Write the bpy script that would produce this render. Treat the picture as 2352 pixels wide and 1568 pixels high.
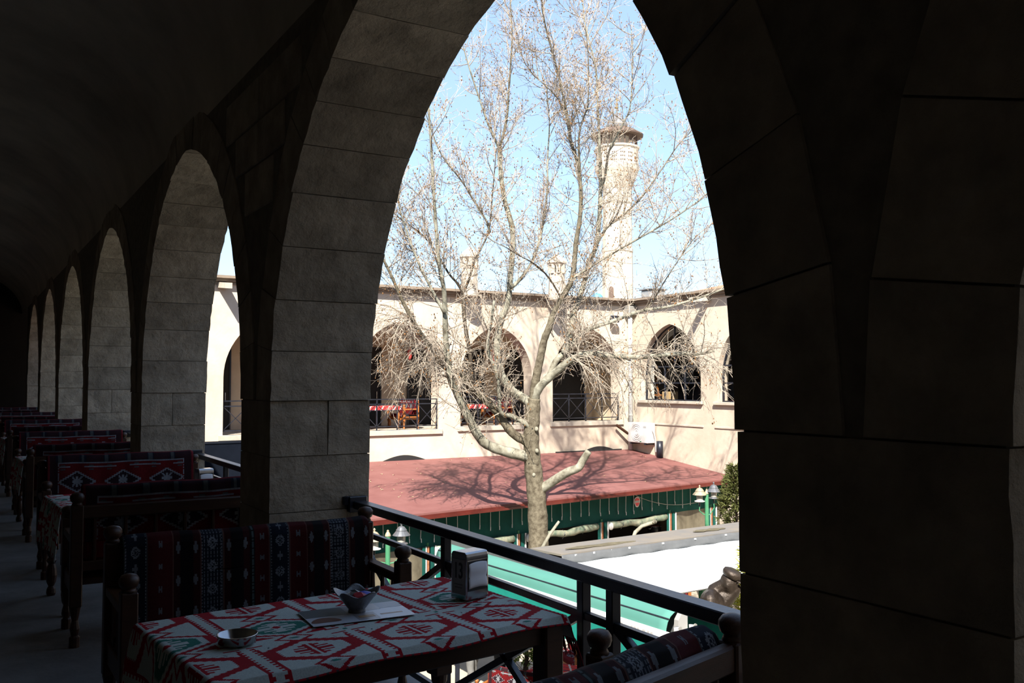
import bpy, math, random
from mathutils import Vector, Matrix
random.seed(7)
R = random.Random(11)
scene = bpy.context.scene
for o in list(bpy.data.objects): bpy.data.objects.remove(o)
COL = scene.collection
rad = math.radians

# ------------------------------------------------------------------ camera
FPX = 2100.0; TH = rad(31.18); EYE = 1.6; PITCH = math.atan(92 / FPX)
cd = bpy.data.cameras.new('camera'); cam = bpy.data.objects.new('camera', cd); COL.objects.link(cam)
cd.sensor_width = 36.0; cd.lens = FPX / 2352 * 36.0; cd.clip_start = 0.05; cd.clip_end = 600
cam.location = (0, 0, EYE); cam.rotation_euler = (rad(90) + PITCH, 0, -TH)
scene.camera = cam
# ------------------------------------------------------------------ sky, sun, exposure
SUN = Vector((0.435, 0.565, -0.70)).normalized()
w = bpy.data.worlds.new('sky'); scene.world = w; w.use_nodes = True
nt = w.node_tree; nt.nodes.clear()
wo = nt.nodes.new('ShaderNodeOutputWorld'); bg = nt.nodes.new('ShaderNodeBackground'); sk = nt.nodes.new('ShaderNodeTexSky')
sk.sky_type = 'NISHITA'; sk.sun_disc = False; sk.sun_elevation = math.asin(-SUN.z)
sk.sun_rotation = math.atan2(-SUN.x, -SUN.y); sk.air_density = 1.0; sk.dust_density = 1.0; sk.ozone_density = 1.0; sk.altitude = 800
bg.inputs['Strength'].default_value = 0.86
mxs = nt.nodes.new('ShaderNodeMix'); mxs.data_type = 'RGBA'; mxs.inputs[0].default_value = 0.50      # thin white haze over the whole sky
scl = nt.nodes.new('ShaderNodeVectorMath'); scl.operation = 'SCALE'; scl.inputs['Scale'].default_value = 0.19
nt.links.new(sk.outputs[0], scl.inputs[0]); nt.links.new(scl.outputs[0], mxs.inputs[6]); mxs.inputs[7].default_value = (0.50, 0.71, 1.06, 1)
nt.links.new(mxs.outputs[2], bg.inputs['Color']); nt.links.new(bg.outputs[0], wo.inputs['Surface'])
sl = bpy.data.lights.new('sun', 'SUN'); sl.energy = 9.0; sl.angle = rad(0.55); sl.color = (1.0, 0.94, 0.85)
sun = bpy.data.objects.new('sun', sl); COL.objects.link(sun)
sun.rotation_euler = SUN.to_track_quat('-Z', 'Y').to_euler(); sun.location = (-20, -26, 40)
vs = scene.view_settings
vs.view_transform = 'Standard'; vs.look = 'None'; vs.exposure = 0.66; vs.gamma = 1.0; vs.use_curve_mapping = False

# ------------------------------------------------------------------ helpers
def at(px, py, d):
    c, s = math.cos(TH), math.sin(TH); cp, sp = math.cos(PITCH), math.sin(PITCH)
    f = Vector((s * cp, c * cp, sp)); u = Vector((-s * sp, -c * sp, cp)); r = Vector((c, -s, 0))
    return Vector((0, 0, EYE)) + (f + r * ((px - 1176) / FPX) - u * ((py - 784) / FPX)) * d

W = {}          # world offset of each parent (kept translation-only for world-space parts)
def T(o, label=None, cat=None, group=None, kind=None):
    if label: o['label'] = label
    if cat: o['category'] = cat
    if group: o['group'] = group
    if kind: o['kind'] = kind
    return o
def empty(name, loc=(0, 0, 0), rz=0.0):
    o = bpy.data.objects.new(name, None); COL.objects.link(o); o.location = loc; o.rotation_euler = (0, 0, rz)
    o.empty_display_size = 0.2; W[o.name] = Vector(loc); return o
def link(name, me, parent=None):
    o = bpy.data.objects.new(name, me); COL.objects.link(o)
    if parent is not None: o.parent = parent
    W[o.name] = W.get(parent.name, Vector()) if parent is not None else Vector()
    return o
class MB:
    def __init__(s): s.v = []; s.f = []; s.m = None
    def add(s, vs_, fs):
        b = len(s.v)
        if s.m is not None: vs_ = [s.m @ Vector(p) for p in vs_]
        s.v.extend([tuple(p) for p in vs_]); s.f.extend([tuple(i + b for i in f) for f in fs]); return s
    def box(s, x0, x1, y0, y1, z0, z1):
        return s.add([(x0, y0, z0), (x1, y0, z0), (x1, y1, z0), (x0, y1, z0), (x0, y0, z1), (x1, y0, z1), (x1, y1, z1), (x0, y1, z1)],
                     [(0, 3, 2, 1), (4, 5, 6, 7), (0, 1, 5, 4), (1, 2, 6, 5), (2, 3, 7, 6), (3, 0, 4, 7)])
    def cbox(s, x0, x1, y0, y1, z0, z1, b=0.006):      # box with chamfered edges
        X = (x0, x1); Y = (y0, y1); Z = (z0, z1); vs_ = []; idx = {}
        for i in (0, 1):
            for j in (0, 1):
                for k in (0, 1):
                    sx, sy, sz = (1 - 2 * i), (1 - 2 * j), (1 - 2 * k)
                    for a in range(3):
                        p = [X[i] + sx * b, Y[j] + sy * b, Z[k] + sz * b]
                        p[a] = (X[i], Y[j], Z[k])[a]
                        idx[(i, j, k, a)] = len(vs_); vs_.append(tuple(p))
        fs = []
        for a in range(3):
            for q in (0, 1):
                def key(u, v):
                    c = [0, 0, 0]; c[a] = q; o1, o2 = [t for t in range(3) if t != a]; c[o1] = u; c[o2] = v
                    return idx[(c[0], c[1], c[2], a)]
                f = [key(0, 0), key(1, 0), key(1, 1), key(0, 1)]
                flip = (q == 0) ^ (a == 1)
                fs.append(tuple(reversed(f)) if flip else tuple(f))
        for a in range(3):                              # edges along axis a
            o1, o2 = [t for t in range(3) if t != a]
            for u in (0, 1):
                for v in (0, 1):
                    def c_(q, ax):
                        c = [0, 0, 0]; c[a] = q; c[o1] = u; c[o2] = v
                        return idx[(c[0], c[1], c[2], ax)]
                    fs.append((c_(0, o1), c_(1, o1), c_(1, o2), c_(0, o2)))
        for i in (0, 1):
            for j in (0, 1):
                for k in (0, 1): fs.append((idx[(i, j, k, 0)], idx[(i, j, k, 1)], idx[(i, j, k, 2)]))
        return s.add(vs_, fs)
    def bar(s, a, b, wx, wz):                           # rectangular bar between two points
        a = Vector(a); b = Vector(b); d = (b - a); L = d.length; d.normalize()
        up = Vector((0, 0, 1)) if abs(d.z) < 0.95 else Vector((1, 0, 0))
        r = d.cross(up).normalized(); u = r.cross(d).normalized()
        vs_ = []
        for p in (a, b):
            for sx, sz in ((-1, -1), (1, -1), (1, 1), (-1, 1)): vs_.append(p + r * sx * wx / 2 + u * sz * wz / 2)
        return s.add(vs_, [(3, 2, 1, 0), (4, 5, 6, 7), (0, 1, 5, 4), (1, 2, 6, 5), (2, 3, 7, 6), (3, 0, 4, 7)])
    def tube(s, pts, rads, n=8, cap=True):
        pts = [Vector(p) for p in pts]
        if not hasattr(rads, '__len__'): rads = [rads] * len(pts)
        vs_ = []; prev = None
        for i, p in enumerate(pts):
            d = (pts[min(i + 1, len(pts) - 1)] - pts[max(i - 1, 0)])
            if d.length < 1e-9: d = Vector((0, 0, 1))
            d.normalize()
            if prev is None:
                prev = d.cross(Vector((0.3, 0.9, 0.2))); 
                if prev.length < 1e-3: prev = d.cross(Vector((1, 0, 0)))
            r = (prev - d * prev.dot(d)).normalized(); prev = r; u = d.cross(r)
            for k in range(n):
                a = 2 * math.pi * k / n
                vs_.append(p + (r * math.cos(a) + u * math.sin(a)) * rads[i])
        fs = []
        for i in range(len(pts) - 1):
            for k in range(n):
                k2 = (k + 1) % n
                fs.append((i * n + k, i * n + k2, (i + 1) * n + k2, (i + 1) * n + k))
        if cap:
            fs.append(tuple(reversed(range(n)))); fs.append(tuple(range((len(pts) - 1) * n, len(pts) * n)))
        return s.add(vs_, fs)
    def lathe(s, prof, c=(0, 0, 0), n=12):              # prof: (radius, z)
        vs_ = []; fs = []
        for r, z in prof:
            for k in range(n):
                a = 2 * math.pi * k / n; vs_.append((c[0] + r * math.cos(a), c[1] + r * math.sin(a), c[2] + z))
        for i in range(len(prof) - 1):
            for k in range(n):
                k2 = (k + 1) % n; fs.append((i * n + k, i * n + k2, (i + 1) * n + k2, (i + 1) * n + k))
        if prof[0][0] > 1e-5: fs.append(tuple(reversed(range(n))))
        if prof[-1][0] > 1e-5: fs.append(tuple(range((len(prof) - 1) * n, len(prof) * n)))
        return s.add(vs_, fs)
    def grid(s, fn, nu, nv, thick=None):
        vs_ = [fn(i / nu, j / nv) for j in range(nv + 1) for i in range(nu + 1)]
        fs = [(j * (nu + 1) + i, j * (nu + 1) + i + 1, (j + 1) * (nu + 1) + i + 1, (j + 1) * (nu + 1) + i) for j in range(nv) for i in range(nu)]
        return s.add(vs_, fs)
    def slab(s, poly, off):                             # polygon extruded by vector off
        n = len(poly); off = Vector(off); vs_ = [Vector(p) for p in poly] + [Vector(p) + off for p in poly]
        fs = [tuple(reversed(range(n))), tuple(range(n, 2 * n))] + [(i, (i + 1) % n, n + (i + 1) % n, n + i) for i in range(n)]
        return s.add(vs_, fs)
    def ell(s, c, r, n=10, m=6):
        prof = [(math.sin(math.pi * i / m), -math.cos(math.pi * i / m)) for i in range(m + 1)]
        vs_ = []; fs = []
        for pr, pz in prof:
            for k in range(n):
                a = 2 * math.pi * k / n; vs_.append((c[0] + r[0] * pr * math.cos(a), c[1] + r[1] * pr * math.sin(a), c[2] + r[2] * pz))
        for i in range(m):
            for k in range(n):
                k2 = (k + 1) % n; fs.append((i * n + k, i * n + k2, (i + 1) * n + k2, (i + 1) * n + k))
        return s.add(vs_, fs)
    def mesh(s, name, mat, off=Vector(), smooth=False):
        me = bpy.data.meshes.new(name)
        me.from_pydata([(p[0] - off[0], p[1] - off[1], p[2] - off[2]) for p in s.v], [], s.f)
        if mat: me.materials.append(mat)
        if smooth:
            me.polygons.foreach_set('use_smooth', [True] * len(me.polygons))
        me.update(); return me
    def build(s, name, mat, parent=None, smooth=False, local=False):
        off = W.get(parent.name, Vector()) if (parent is not None and not local) else Vector()
        return link(name, s.mesh(name, mat, off, smooth), parent)
def fixn(o):
    import bmesh
    bm = bmesh.new(); bm.from_mesh(o.data); bmesh.ops.remove_doubles(bm, verts=bm.verts, dist=1e-5)
    bmesh.ops.recalc_face_normals(bm, faces=bm.faces); bm.to_mesh(o.data); bm.free(); return o
def copy_tree(o, parent=None):
    c = o.copy(); COL.objects.link(c); c.parent = parent
    for ch in list(o.children): copy_tree(ch, c)
    return c

# ------------------------------------------------------------------ materials
MATS = {}
def M(name, col, rough=0.7, var=0.0, vscale=8.0, bump=0.0, bscale=30.0, metal=0.0, col2=None, stretch=None, rnd=0.0, spec=0.5, emit=0.0, trans=0.0, alpha=1.0):
    if name in MATS: return MATS[name]
    m = bpy.data.materials.new(name); m.use_nodes = True; n = m.node_tree.nodes; l = m.node_tree.links
    p = n['Principled BSDF']; p.inputs['Roughness'].default_value = rough; p.inputs['Metallic'].default_value = metal
    p.inputs['Specular IOR Level'].default_value = spec
    if trans: p.inputs['Transmission Weight'].default_value = trans
    if alpha < 1: p.inputs['Alpha'].default_value = alpha
    c1 = (*col, 1); p.inputs['Base Color'].default_value = c1
    tc = n.new('ShaderNodeTexCoord'); mp = n.new('ShaderNodeMapping'); l.new(tc.outputs['Object'], mp.inputs['Vector'])
    if stretch: mp.inputs['Scale'].default_value = stretch
    if rnd:
        oi = n.new('ShaderNodeObjectInfo'); cx = n.new('ShaderNodeCombineXYZ')
        ml = n.new('ShaderNodeMath'); ml.operation = 'MULTIPLY'; ml.inputs[1].default_value = 57.0
        l.new(oi.outputs['Random'], ml.inputs[0])
        for i in range(3): l.new(ml.outputs[0], cx.inputs[i])
        l.new(cx.outputs[0], mp.inputs['Location'])
    last = None
    if var > 0 or col2:
        nz = n.new('ShaderNodeTexNoise'); nz.inputs['Scale'].default_value = vscale; nz.inputs['Detail'].default_value = 6; nz.inputs['Roughness'].default_value = 0.62
        l.new(mp.outputs[0], nz.inputs['Vector'])
        rp = n.new('ShaderNodeValToRGB'); rp.color_ramp.elements[0].position = 0.3; rp.color_ramp.elements[1].position = 0.72
        a = col2 if col2 else tuple(c * (1 - var) for c in col); b = col if col2 else tuple(min(1, c * (1 + var)) for c in col)
        rp.color_ramp.elements[0].color = (*a, 1); rp.color_ramp.elements[1].color = (*b, 1)
        l.new(nz.outputs['Fac'], rp.inputs['Fac']); last = rp.outputs['Color']
    if rnd:
        hs = n.new('ShaderNodeHueSaturation'); mr = n.new('ShaderNodeMapRange')
        mr.inputs['To Min'].default_value = 1 - rnd; mr.inputs['To Max'].default_value = 1 + rnd
        l.new(oi.outputs['Random'], mr.inputs['Value']); l.new(mr.outputs[0], hs.inputs['Value'])
        if last: l.new(last, hs.inputs['Color'])
        else: hs.inputs['Color'].default_value = c1
        last = hs.outputs['Color']
    if last: l.new(last, p.inputs['Base Color'])
    if bump > 0:
        nb = n.new('ShaderNodeTexNoise'); nb.inputs['Scale'].default_value = bscale; nb.inputs['Detail'].default_value = 8; nb.inputs['Roughness'].default_value = 0.65
        l.new(mp.outputs[0], nb.inputs['Vector']); bp = n.new('ShaderNodeBump'); bp.inputs['Strength'].default_value = bump; bp.inputs['Distance'].default_value = 0.02
        l.new(nb.outputs['Fac'], bp.inputs['Height']); l.new(bp.outputs[0], p.inputs['Normal'])
    MATS[name] = m; return m
def M_attr(name, rough=0.95, weave=240.0):
    if name in MATS: return MATS[name]
    m = bpy.data.materials.new(name); m.use_nodes = True; n = m.node_tree.nodes; l = m.node_tree.links
    p = n['Principled BSDF']; p.inputs['Roughness'].default_value = rough; p.inputs['Specular IOR Level'].default_value = 0.15
    a = n.new('ShaderNodeAttribute'); a.attribute_name = 'Col'; l.new(a.outputs['Color'], p.inputs['Base Color'])
    tc = n.new('ShaderNodeTexCoord'); wv = n.new('ShaderNodeTexWave'); wv.inputs['Scale'].default_value = weave; wv.inputs['Distortion'].default_value = 1.0
    l.new(tc.outputs['Object'], wv.inputs['Vector']); bp = n.new('ShaderNodeBump'); bp.inputs['Strength'].default_value = 0.25; bp.inputs['Distance'].default_value = 0.002
    l.new(wv.outputs['Fac'], bp.inputs['Height']); l.new(bp.outputs[0], p.inputs['Normal'])
    MATS[name] = m; return m

m_stone = M('old_limestone', (0.46, 0.39, 0.295), 0.95, vscale=5, col2=(0.225, 0.188, 0.14), bump=1.0, bscale=19, rnd=0.14, spec=0.12)
m_core = M('mortar_core', (0.18, 0.155, 0.12), 0.95, 0.25, 12, 0.4, 30, spec=0.1)
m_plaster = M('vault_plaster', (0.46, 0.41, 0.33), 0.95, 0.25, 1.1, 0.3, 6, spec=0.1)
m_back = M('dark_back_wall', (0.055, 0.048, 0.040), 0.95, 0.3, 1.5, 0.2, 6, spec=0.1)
m_floor = M('worn_stone_floor', (0.19, 0.185, 0.18), 0.75, 0.3, 2.5, 0.3, 14, spec=0.3)
m_far = M('sunny_limestone', (0.555, 0.485, 0.395), 0.92, vscale=0.9, col2=(0.44, 0.36, 0.28), bump=0.35, bscale=7, spec=0.15)
m_farin = M('far_gallery_plaster', (0.56, 0.45, 0.33), 0.9, 0.15, 1.2, 0.1, 5, spec=0.1)
m_cornice = M('brown_cornice', (0.22, 0.17, 0.125), 0.9, 0.2, 3, 0.2, 9)
m_ledge = M('pale_ledge', (0.42, 0.37, 0.30), 0.9, 0.15, 3, 0.2, 12)
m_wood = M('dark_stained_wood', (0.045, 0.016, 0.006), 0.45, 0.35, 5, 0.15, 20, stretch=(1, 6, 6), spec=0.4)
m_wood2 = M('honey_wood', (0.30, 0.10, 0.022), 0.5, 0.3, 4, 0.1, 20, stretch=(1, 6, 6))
m_iron = M('black_iron', (0.016, 0.018, 0.026), 0.30, 0.3, 6, 0.1, 40, spec=0.5)
m_dark = M('dark_interior', (0.02, 0.018, 0.017), 0.9, 0.2, 3)
m_roof = M('red_sheet_roof', (0.205, 0.088, 0.079), 0.7, vscale=1.6, col2=(0.155, 0.058, 0.052), bump=0.1, bscale=6, spec=0.3)
m_redtrim = M('red_fascia', (0.085, 0.012, 0.008), 0.4, 0.25, 4, spec=0.5)
m_green = M('green_canvas', (0.0045, 0.062, 0.05), 0.8, 0.2, 2.0, 0.2, 5, spec=0.2)
m_teal = M('teal_awning', (0.070, 0.205, 0.170), 0.8, 0.06, 1.2, 0.05, 3, spec=0.2)
m_teald = M('teal_valance', (0.010, 0.20, 0.16), 0.8, 0.12, 3, 0.1, 3, spec=0.2)
m_whitefab = M('white_awning', (0.60, 0.66, 0.68), 0.8, 0.02, 2, spec=0.2)
m_grey = M('grey_awning_cover', (0.13, 0.13, 0.13), 0.75, vscale=1.7, col2=(0.20, 0.17, 0.13), bump=0.05, bscale=8)
m_greyval = M('grey_wavy_valance', (0.08, 0.083, 0.086), 0.8, 0.15, 4)
m_white = M('white_metal', (0.60, 0.59, 0.57), 0.4, 0.06, 5)
m_gpost = M('green_paint', (0.010, 0.12, 0.05), 0.5, 0.2, 4)
m_rust = M('rusty_strip', (0.25, 0.10, 0.045), 0.8, 0.4, 12)
m_plastic = M('dusty_clear_plastic', (0.17, 0.15, 0.105), 0.35, vscale=2.4, col2=(0.045, 0.038, 0.026), bump=0.5, bscale=3, spec=0.5, stretch=(1, 1, 0.5))
m_bark = M('plane_bark', (0.20, 0.175, 0.125), 0.9, vscale=9, col2=(0.05, 0.039, 0.026), bump=0.8, bscale=14, spec=0.1)
m_barkp = M('pale_bark', (0.345, 0.335, 0.265), 0.9, vscale=5, col2=(0.085, 0.072, 0.05), bump=0.3, bscale=14, spec=0.1)
m_twig = M('twig', (0.31, 0.26, 0.205), 0.9, 0.2, 3, spec=0.1)
m_barkd = M('dark_bark', (0.06, 0.047, 0.034), 0.9, 0.35, 6, 0.3, 16, spec=0.1)
m_pod = M('brown_seed_pods', (0.20, 0.105, 0.045), 0.9, 0.4, 2, spec=0.1)
m_pave = M('pale_paving', (0.38, 0.335, 0.265), 0.9, 0.12, 1.5, 0.15, 9, spec=0.15)
m_bronze = M('bronze', (0.060, 0.043, 0.031), 0.42, vscale=4, col2=(0.022, 0.016, 0.012), bump=0.7, bscale=9, metal=0.55)
m_chrome = M('brushed_steel', (0.55, 0.55, 0.56), 0.22, 0.1, 20, metal=1.0)
m_lamp = M('lamp_metal', (0.40, 0.39, 0.36), 0.45, 0.15, 8, metal=0.5)
m_glassd = M('lamp_glass', (0.35, 0.33, 0.29), 0.15, 0.3, 12, spec=0.6)
m_steel = M('dull_steel', (0.38, 0.38, 0.39), 0.17, 0.1, 20, metal=1.0)
m_paper = M('white_paper', (0.78, 0.79, 0.82), 0.85, 0.03, 9)
m_black = M('black_print', (0.012, 0.012, 0.012), 0.6)
m_leaf = M('conifer_leaf', (0.10, 0.11, 0.035), 0.8, 0.5, 1.5, spec=0.2)
m_pink = M('red_cloth', (0.50, 0.045, 0.04), 0.95, 0.35, 14, spec=0.1)
m_tas = M('tassel_wool', (0.13, 0.006, 0.012), 0.95, 0.3, 20, spec=0.1)
m_minar = M('minaret_stone', (0.53, 0.47, 0.38), 0.9, vscale=0.9, col2=(0.47, 0.39, 0.30), bump=0.25, bscale=3)
m_lead = M('lead_dome', (0.15, 0.155, 0.165), 0.6, 0.15, 3)
m_eave = M('brown_eave', (0.11, 0.07, 0.05), 0.8, 0.3, 3)
m_tile = M('clay_tiles', (0.35, 0.18, 0.10), 0.9, 0.25, 6)
m_navy = M('navy_tarpaulin', (0.006, 0.008, 0.013), 0.9, 0.2, 2, spec=0.02)
m_kil = M_attr('kilim_weave')
m_skin = M('skin', (0.45, 0.26, 0.18), 0.6, 0.1, 9)
m_pane = None
def glass_pane():
    m = bpy.data.materials.new('window_glass'); m.use_nodes = True; n = m.node_tree.nodes; l = m.node_tree.links; n.clear()
    o = n.new('ShaderNodeOutputMaterial'); mx = n.new('ShaderNodeMixShader'); t = n.new('ShaderNodeBsdfTransparent'); g = n.new('ShaderNodeBsdfGlossy')
    g.inputs['Roughness'].default_value = 0.03; t.inputs['Color'].default_value = (0.86, 0.88, 0.88, 1)
    mx.inputs[0].default_value = 0.07; l.new(t.outputs[0], mx.inputs[1]); l.new(g.outputs[0], mx.inputs[2]); l.new(mx.outputs[0], o.inputs['Surface']); return m
m_pane = glass_pane()

# ------------------------------------------------------------------ our gallery: arcade wall
XI, XO = 1.5, 2.1; PER = 4.22; HALF = 1.8; SPR = 1.49; ECC = 0.15; RAD = HALF + ECC
RISE = math.sqrt(RAD * RAD - ECC * ECC)
def arch_z(dy, half, spr, ecc, grow=0.0):
    r = half + ecc + grow; q = r * r - (abs(dy) + ecc) ** 2
    return spr + math.sqrt(max(q, 0.0))
def arch_wall(mb, pos, a0, a1, z0, z1, t0, t1, arches, n=28):
    """pos(a, t, z): wall running along a between a0 and a1, thickness t0..t1; arches: (centre, half, spring, ecc, sill, grow)"""
    def quad(p, q, r, s_): mb.add([p, q, r, s_], [(0, 1, 2, 3)])
    def panel(x0, x1, zb0, zb1, zt):
        quad(pos(x0, t0, zb0), pos(x1, t0, zb1), pos(x1, t0, zt), pos(x0, t0, zt))
        quad(pos(x1, t1, zb1), pos(x0, t1, zb0), pos(x0, t1, zt), pos(x1, t1, zt))
    def soffit(x0, zb0, x1, zb1): quad(pos(x0, t0, zb0), pos(x0, t1, zb0), pos(x1, t1, zb1), pos(x1, t0, zb1))
    cur = a0
    for (c, h, spr, ecc, sill, grow) in sorted(arches):
        hh = h + grow
        panel(cur, c - hh, z0, z0, z1)
        pts = [(c - hh * math.cos(math.pi * i / n), 0) for i in range(n + 1)]
        pts = [(x, arch_z(x - c, h, spr, ecc, grow)) for x, _ in pts]
        pts[0] = (c - hh, spr); pts[-1] = (c + hh, spr)
        for (x0, za), (x1, zb) in zip(pts, pts[1:]):
            panel(x0, x1, za, zb, z1); soffit(x0, za, x1, zb)
        if sill > z0:
            panel(c - hh, c + hh, z0, z0, sill); quad(pos(c - hh, t0, sill), pos(c + hh, t0, sill), pos(c + hh, t1, sill), pos(c - hh, t1, sill))
        for sg in (-1, 1):
            x = c + sg * hh; quad(pos(x, t0, sill), pos(x, t1, sill), pos(x, t1, spr), pos(x, t0, spr))
        cur = c + hh
    panel(cur, a1, z0, z0, z1)
    quad(pos(a0, t0, z1), pos(a1, t0, z1), pos(a1, t1, z1), pos(a0, t1, z1))
    quad(pos(a0, t0, z0), pos(a0, t1, z0), pos(a0, t1, z1), pos(a0, t0, z1)); quad(pos(a1, t0, z0), pos(a1, t1, z0), pos(a1, t1, z1), pos(a1, t0, z1))
Y0, Y1 = -7.2, 26.8
ARC = [3.3 + PER * k for k in range(-2, 6)]
mb = MB(); arch_wall(mb, lambda a, t, z: (t, a, z), Y0, Y1, 0, 5.2, XI + 0.009, XO - 0.012, [(c, HALF, SPR, ECC, 0, 0.010) for c in ARC])
wall_arc = T(mb.build('wall_arcade', m_core), 'dark stone arcade wall of pointed arches beside the benches', 'wall', kind='structure')

def jit(a): return R.uniform(-a, a)
def block(poly_in, x0, x1, parent, nx=5, name='stone', edge=None):
    """poly_in: 4 (y,z) corners, first edge 0-1 is the visible reveal edge; extruded in x with a slightly rough face"""
    (ya, za), (yb, zb), (yc, zc), (yd, zd) = poly_in
    nt_ = 4; vs_ = []; fs = []
    for i in range(nx + 1):
        x = x0 + (x1 - x0) * i / nx
        for j in range(nt_ + 1):
            t = j / nt_; e = 0.0028; ey, ez_ = edge(t) if edge else (ya + (yb - ya) * t, za + (zb - za) * t)
            vs_.append((x + (jit(0.004) if i in (0, nx) else 0), ey + jit(e), ez_ + (jit(0.002) if 0 < j < nt_ else 0)))
    g = lambda i, j: i * (nt_ + 1) + j
    for i in range(nx):
        for j in range(nt_): fs.append((g(i, j), g(i + 1, j), g(i + 1, j + 1), g(i, j + 1)))
    b = len(vs_)
    vs_ += [(x0, yd, zd), (x0, yc, zc), (x1, yd, zd), (x1, yc, zc)]
    fs.append(tuple([g(0, j) for j in range(nt_ + 1)] + [b + 1, b]))
    fs.append(tuple([g(nx, j) for j in reversed(range(nt_ + 1))] + [b + 2, b + 3]))
    fs.append(tuple([g(i, 0) for i in range(nx + 1)] + [b + 2, b]))
    fs.append(tuple([g(i, nt_) for i in reversed(range(nx + 1))] + [b + 1, b + 3]))
    fs.append((b, b + 1, b + 3, b + 2))
    m_ = MB(); m_.add(vs_, fs); return m_.build(name, m_stone, parent)
# voussoirs, springing to crown, both sides of each arch in view
GAP = 0.005
for k in range(0, 8):
    c = ARC[k]
    if k < 1: continue
    for sg in (-1, 1):
        amax = math.acos(ECC / RAD); nv = 10; cuts = [0]
        for i in range(nv): cuts.append(cuts[-1] + amax / nv * (1 + jit(0.09)))
        cuts = [q * amax / cuts[-1] for q in cuts]
        for i in range(nv):
            t0 = cuts[i] + GAP / RAD / 2; t1 = cuts[i + 1] - (GAP / RAD / 2 if i < nv - 1 else 0)
            th = 0.285 if i < nv - 1 else 0.26
            pr = -0.008 + jit(0.002)
            pt = lambda a, r: (c + sg * (-ECC + (r) * math.cos(a)), SPR + r * math.sin(a))
            block([pt(t0, RAD + pr), pt(t1, RAD + pr), pt(t1, RAD + th), pt(t0, RAD + th)], XI + jit(0.003), XO + jit(0.004), wall_arc, edge=lambda t: pt(t0 + (t1 - t0) * t, RAD + pr))
# pier courses below the springing; two stones side by side where the photo shows an upright joint
courses = [(0.0, 0.30, False), (0.30, 0.60, True), (0.60, 0.86, False), (0.86, 1.175, False), (1.175, SPR, True)]
for k in range(0, 8):
    ya = ARC[k] + HALF + 0.001; yb = ARC[k] + PER - HALF - 0.001
    if k == 7: yb = Y1
    for (z0, z1, split) in courses:
        xs = [XI, XI + 0.33 + jit(0.05), XO] if split else [XI, XO]
        for x0, x1 in zip(xs, xs[1:]):
            p = jit(0.003); m_ = MB()
            # a pier stone shows on both reveals
            n_ = 4; vs_ = []; fs = []
            for q in (0, 1):
                for i in range(n_ + 1):
                    for j in range(n_ + 1):
                        vs_.append((x0 + GAP / 2 + (x1 - x0 - GAP) * i / n_, (ya + p + jit(0.004)) if q == 0 else (yb - p + jit(0.004)), z0 + GAP / 2 + (z1 - z0 - GAP) * j / n_))
            N = n_ + 1
            g = lambda q, i, j: q * N * N + i * N + j
            for i in range(n_):
                for j in range(n_):
                    fs.append((g(0, i, j), g(0, i + 1, j), g(0, i + 1, j + 1), g(0, i, j + 1))); fs.append((g(1, i, j), g(1, i, j + 1), g(1, i + 1, j + 1), g(1, i + 1, j)))
            for i in range(n_):
                fs.append((g(0, i, 0), g(1, i, 0), g(1, i + 1, 0), g(0, i + 1, 0))); fs.append((g(0, i, n_), g(0, i + 1, n_), g(1, i + 1, n_), g(1, i, n_)))
                fs.append((g(0, 0, i), g(0, 0, i + 1), g(1, 0, i + 1), g(1, 0, i))); fs.append((g(0, n_, i), g(1, n_, i), g(1, n_, i + 1), g(0, n_, i + 1)))
            m_.add(vs_, fs); m_.build('stone', m_stone, wall_arc)
# spandrel stones on the inner face above the piers nearest the camera
for k in (0, 1, 2):
    yc = ARC[k] + PER / 2
    for z0, z1, hw in ((2.62, 2.90, 0.30), (2.90, 3.16, 0.52), (3.16, 3.44, 0.78)):
        n_ = 1 if hw < 0.4 else 2
        for q in range(n_):
            ya = yc - hw + 2 * hw * q / n_ + GAP; yb = yc - hw + 2 * hw * (q + 1) / n_ - GAP
            MB().cbox(XI + jit(0.003), XI + 0.1, ya, yb, z0 + GAP, z1 - GAP, 0.006).build('stone', m_stone, wall_arc)

# floor, vault, back wall, end walls, storey below, roof
T(MB().box(-2.7, XO + 0.06, Y0, 29.4, -0.28, 0.0).build('floor', m_floor), 'worn grey stone gallery floor', 'floor', kind='structure')
mb = MB(); XC = (XI - 2.4) / 2; HWV = (XI + 0.02 + 2.4) / 2
def vault(u, v):
    a = math.pi * u; return (XC + HWV * math.cos(a), Y0 + (29.4 - Y0) * v, 3.52 + 1.25 * math.sin(a))
mb.grid(vault, 40, 2)
T(mb.build('ceiling', m_plaster, smooth=True), 'dark plastered barrel vault over the gallery', 'ceiling', kind='structure')
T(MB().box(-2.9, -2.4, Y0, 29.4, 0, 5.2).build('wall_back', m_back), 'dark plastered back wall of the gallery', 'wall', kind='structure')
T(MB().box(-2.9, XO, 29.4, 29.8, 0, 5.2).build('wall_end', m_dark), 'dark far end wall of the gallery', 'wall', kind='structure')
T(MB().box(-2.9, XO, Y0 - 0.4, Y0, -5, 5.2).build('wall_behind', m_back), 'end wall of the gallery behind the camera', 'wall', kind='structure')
T(MB().box(-2.9, XO, Y0, 29.8, -5.0, -0.285).build('wall_below', m_far), 'stone wall of the ground floor under the gallery', 'wall', kind='structure')
T(MB().box(-2.9, XO + 0.2, Y0 - 0.4, 29.8, 5.2, 5.35).build('roof', m_cornice), 'flat roof slab over the gallery', 'roof', kind='structure')

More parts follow.
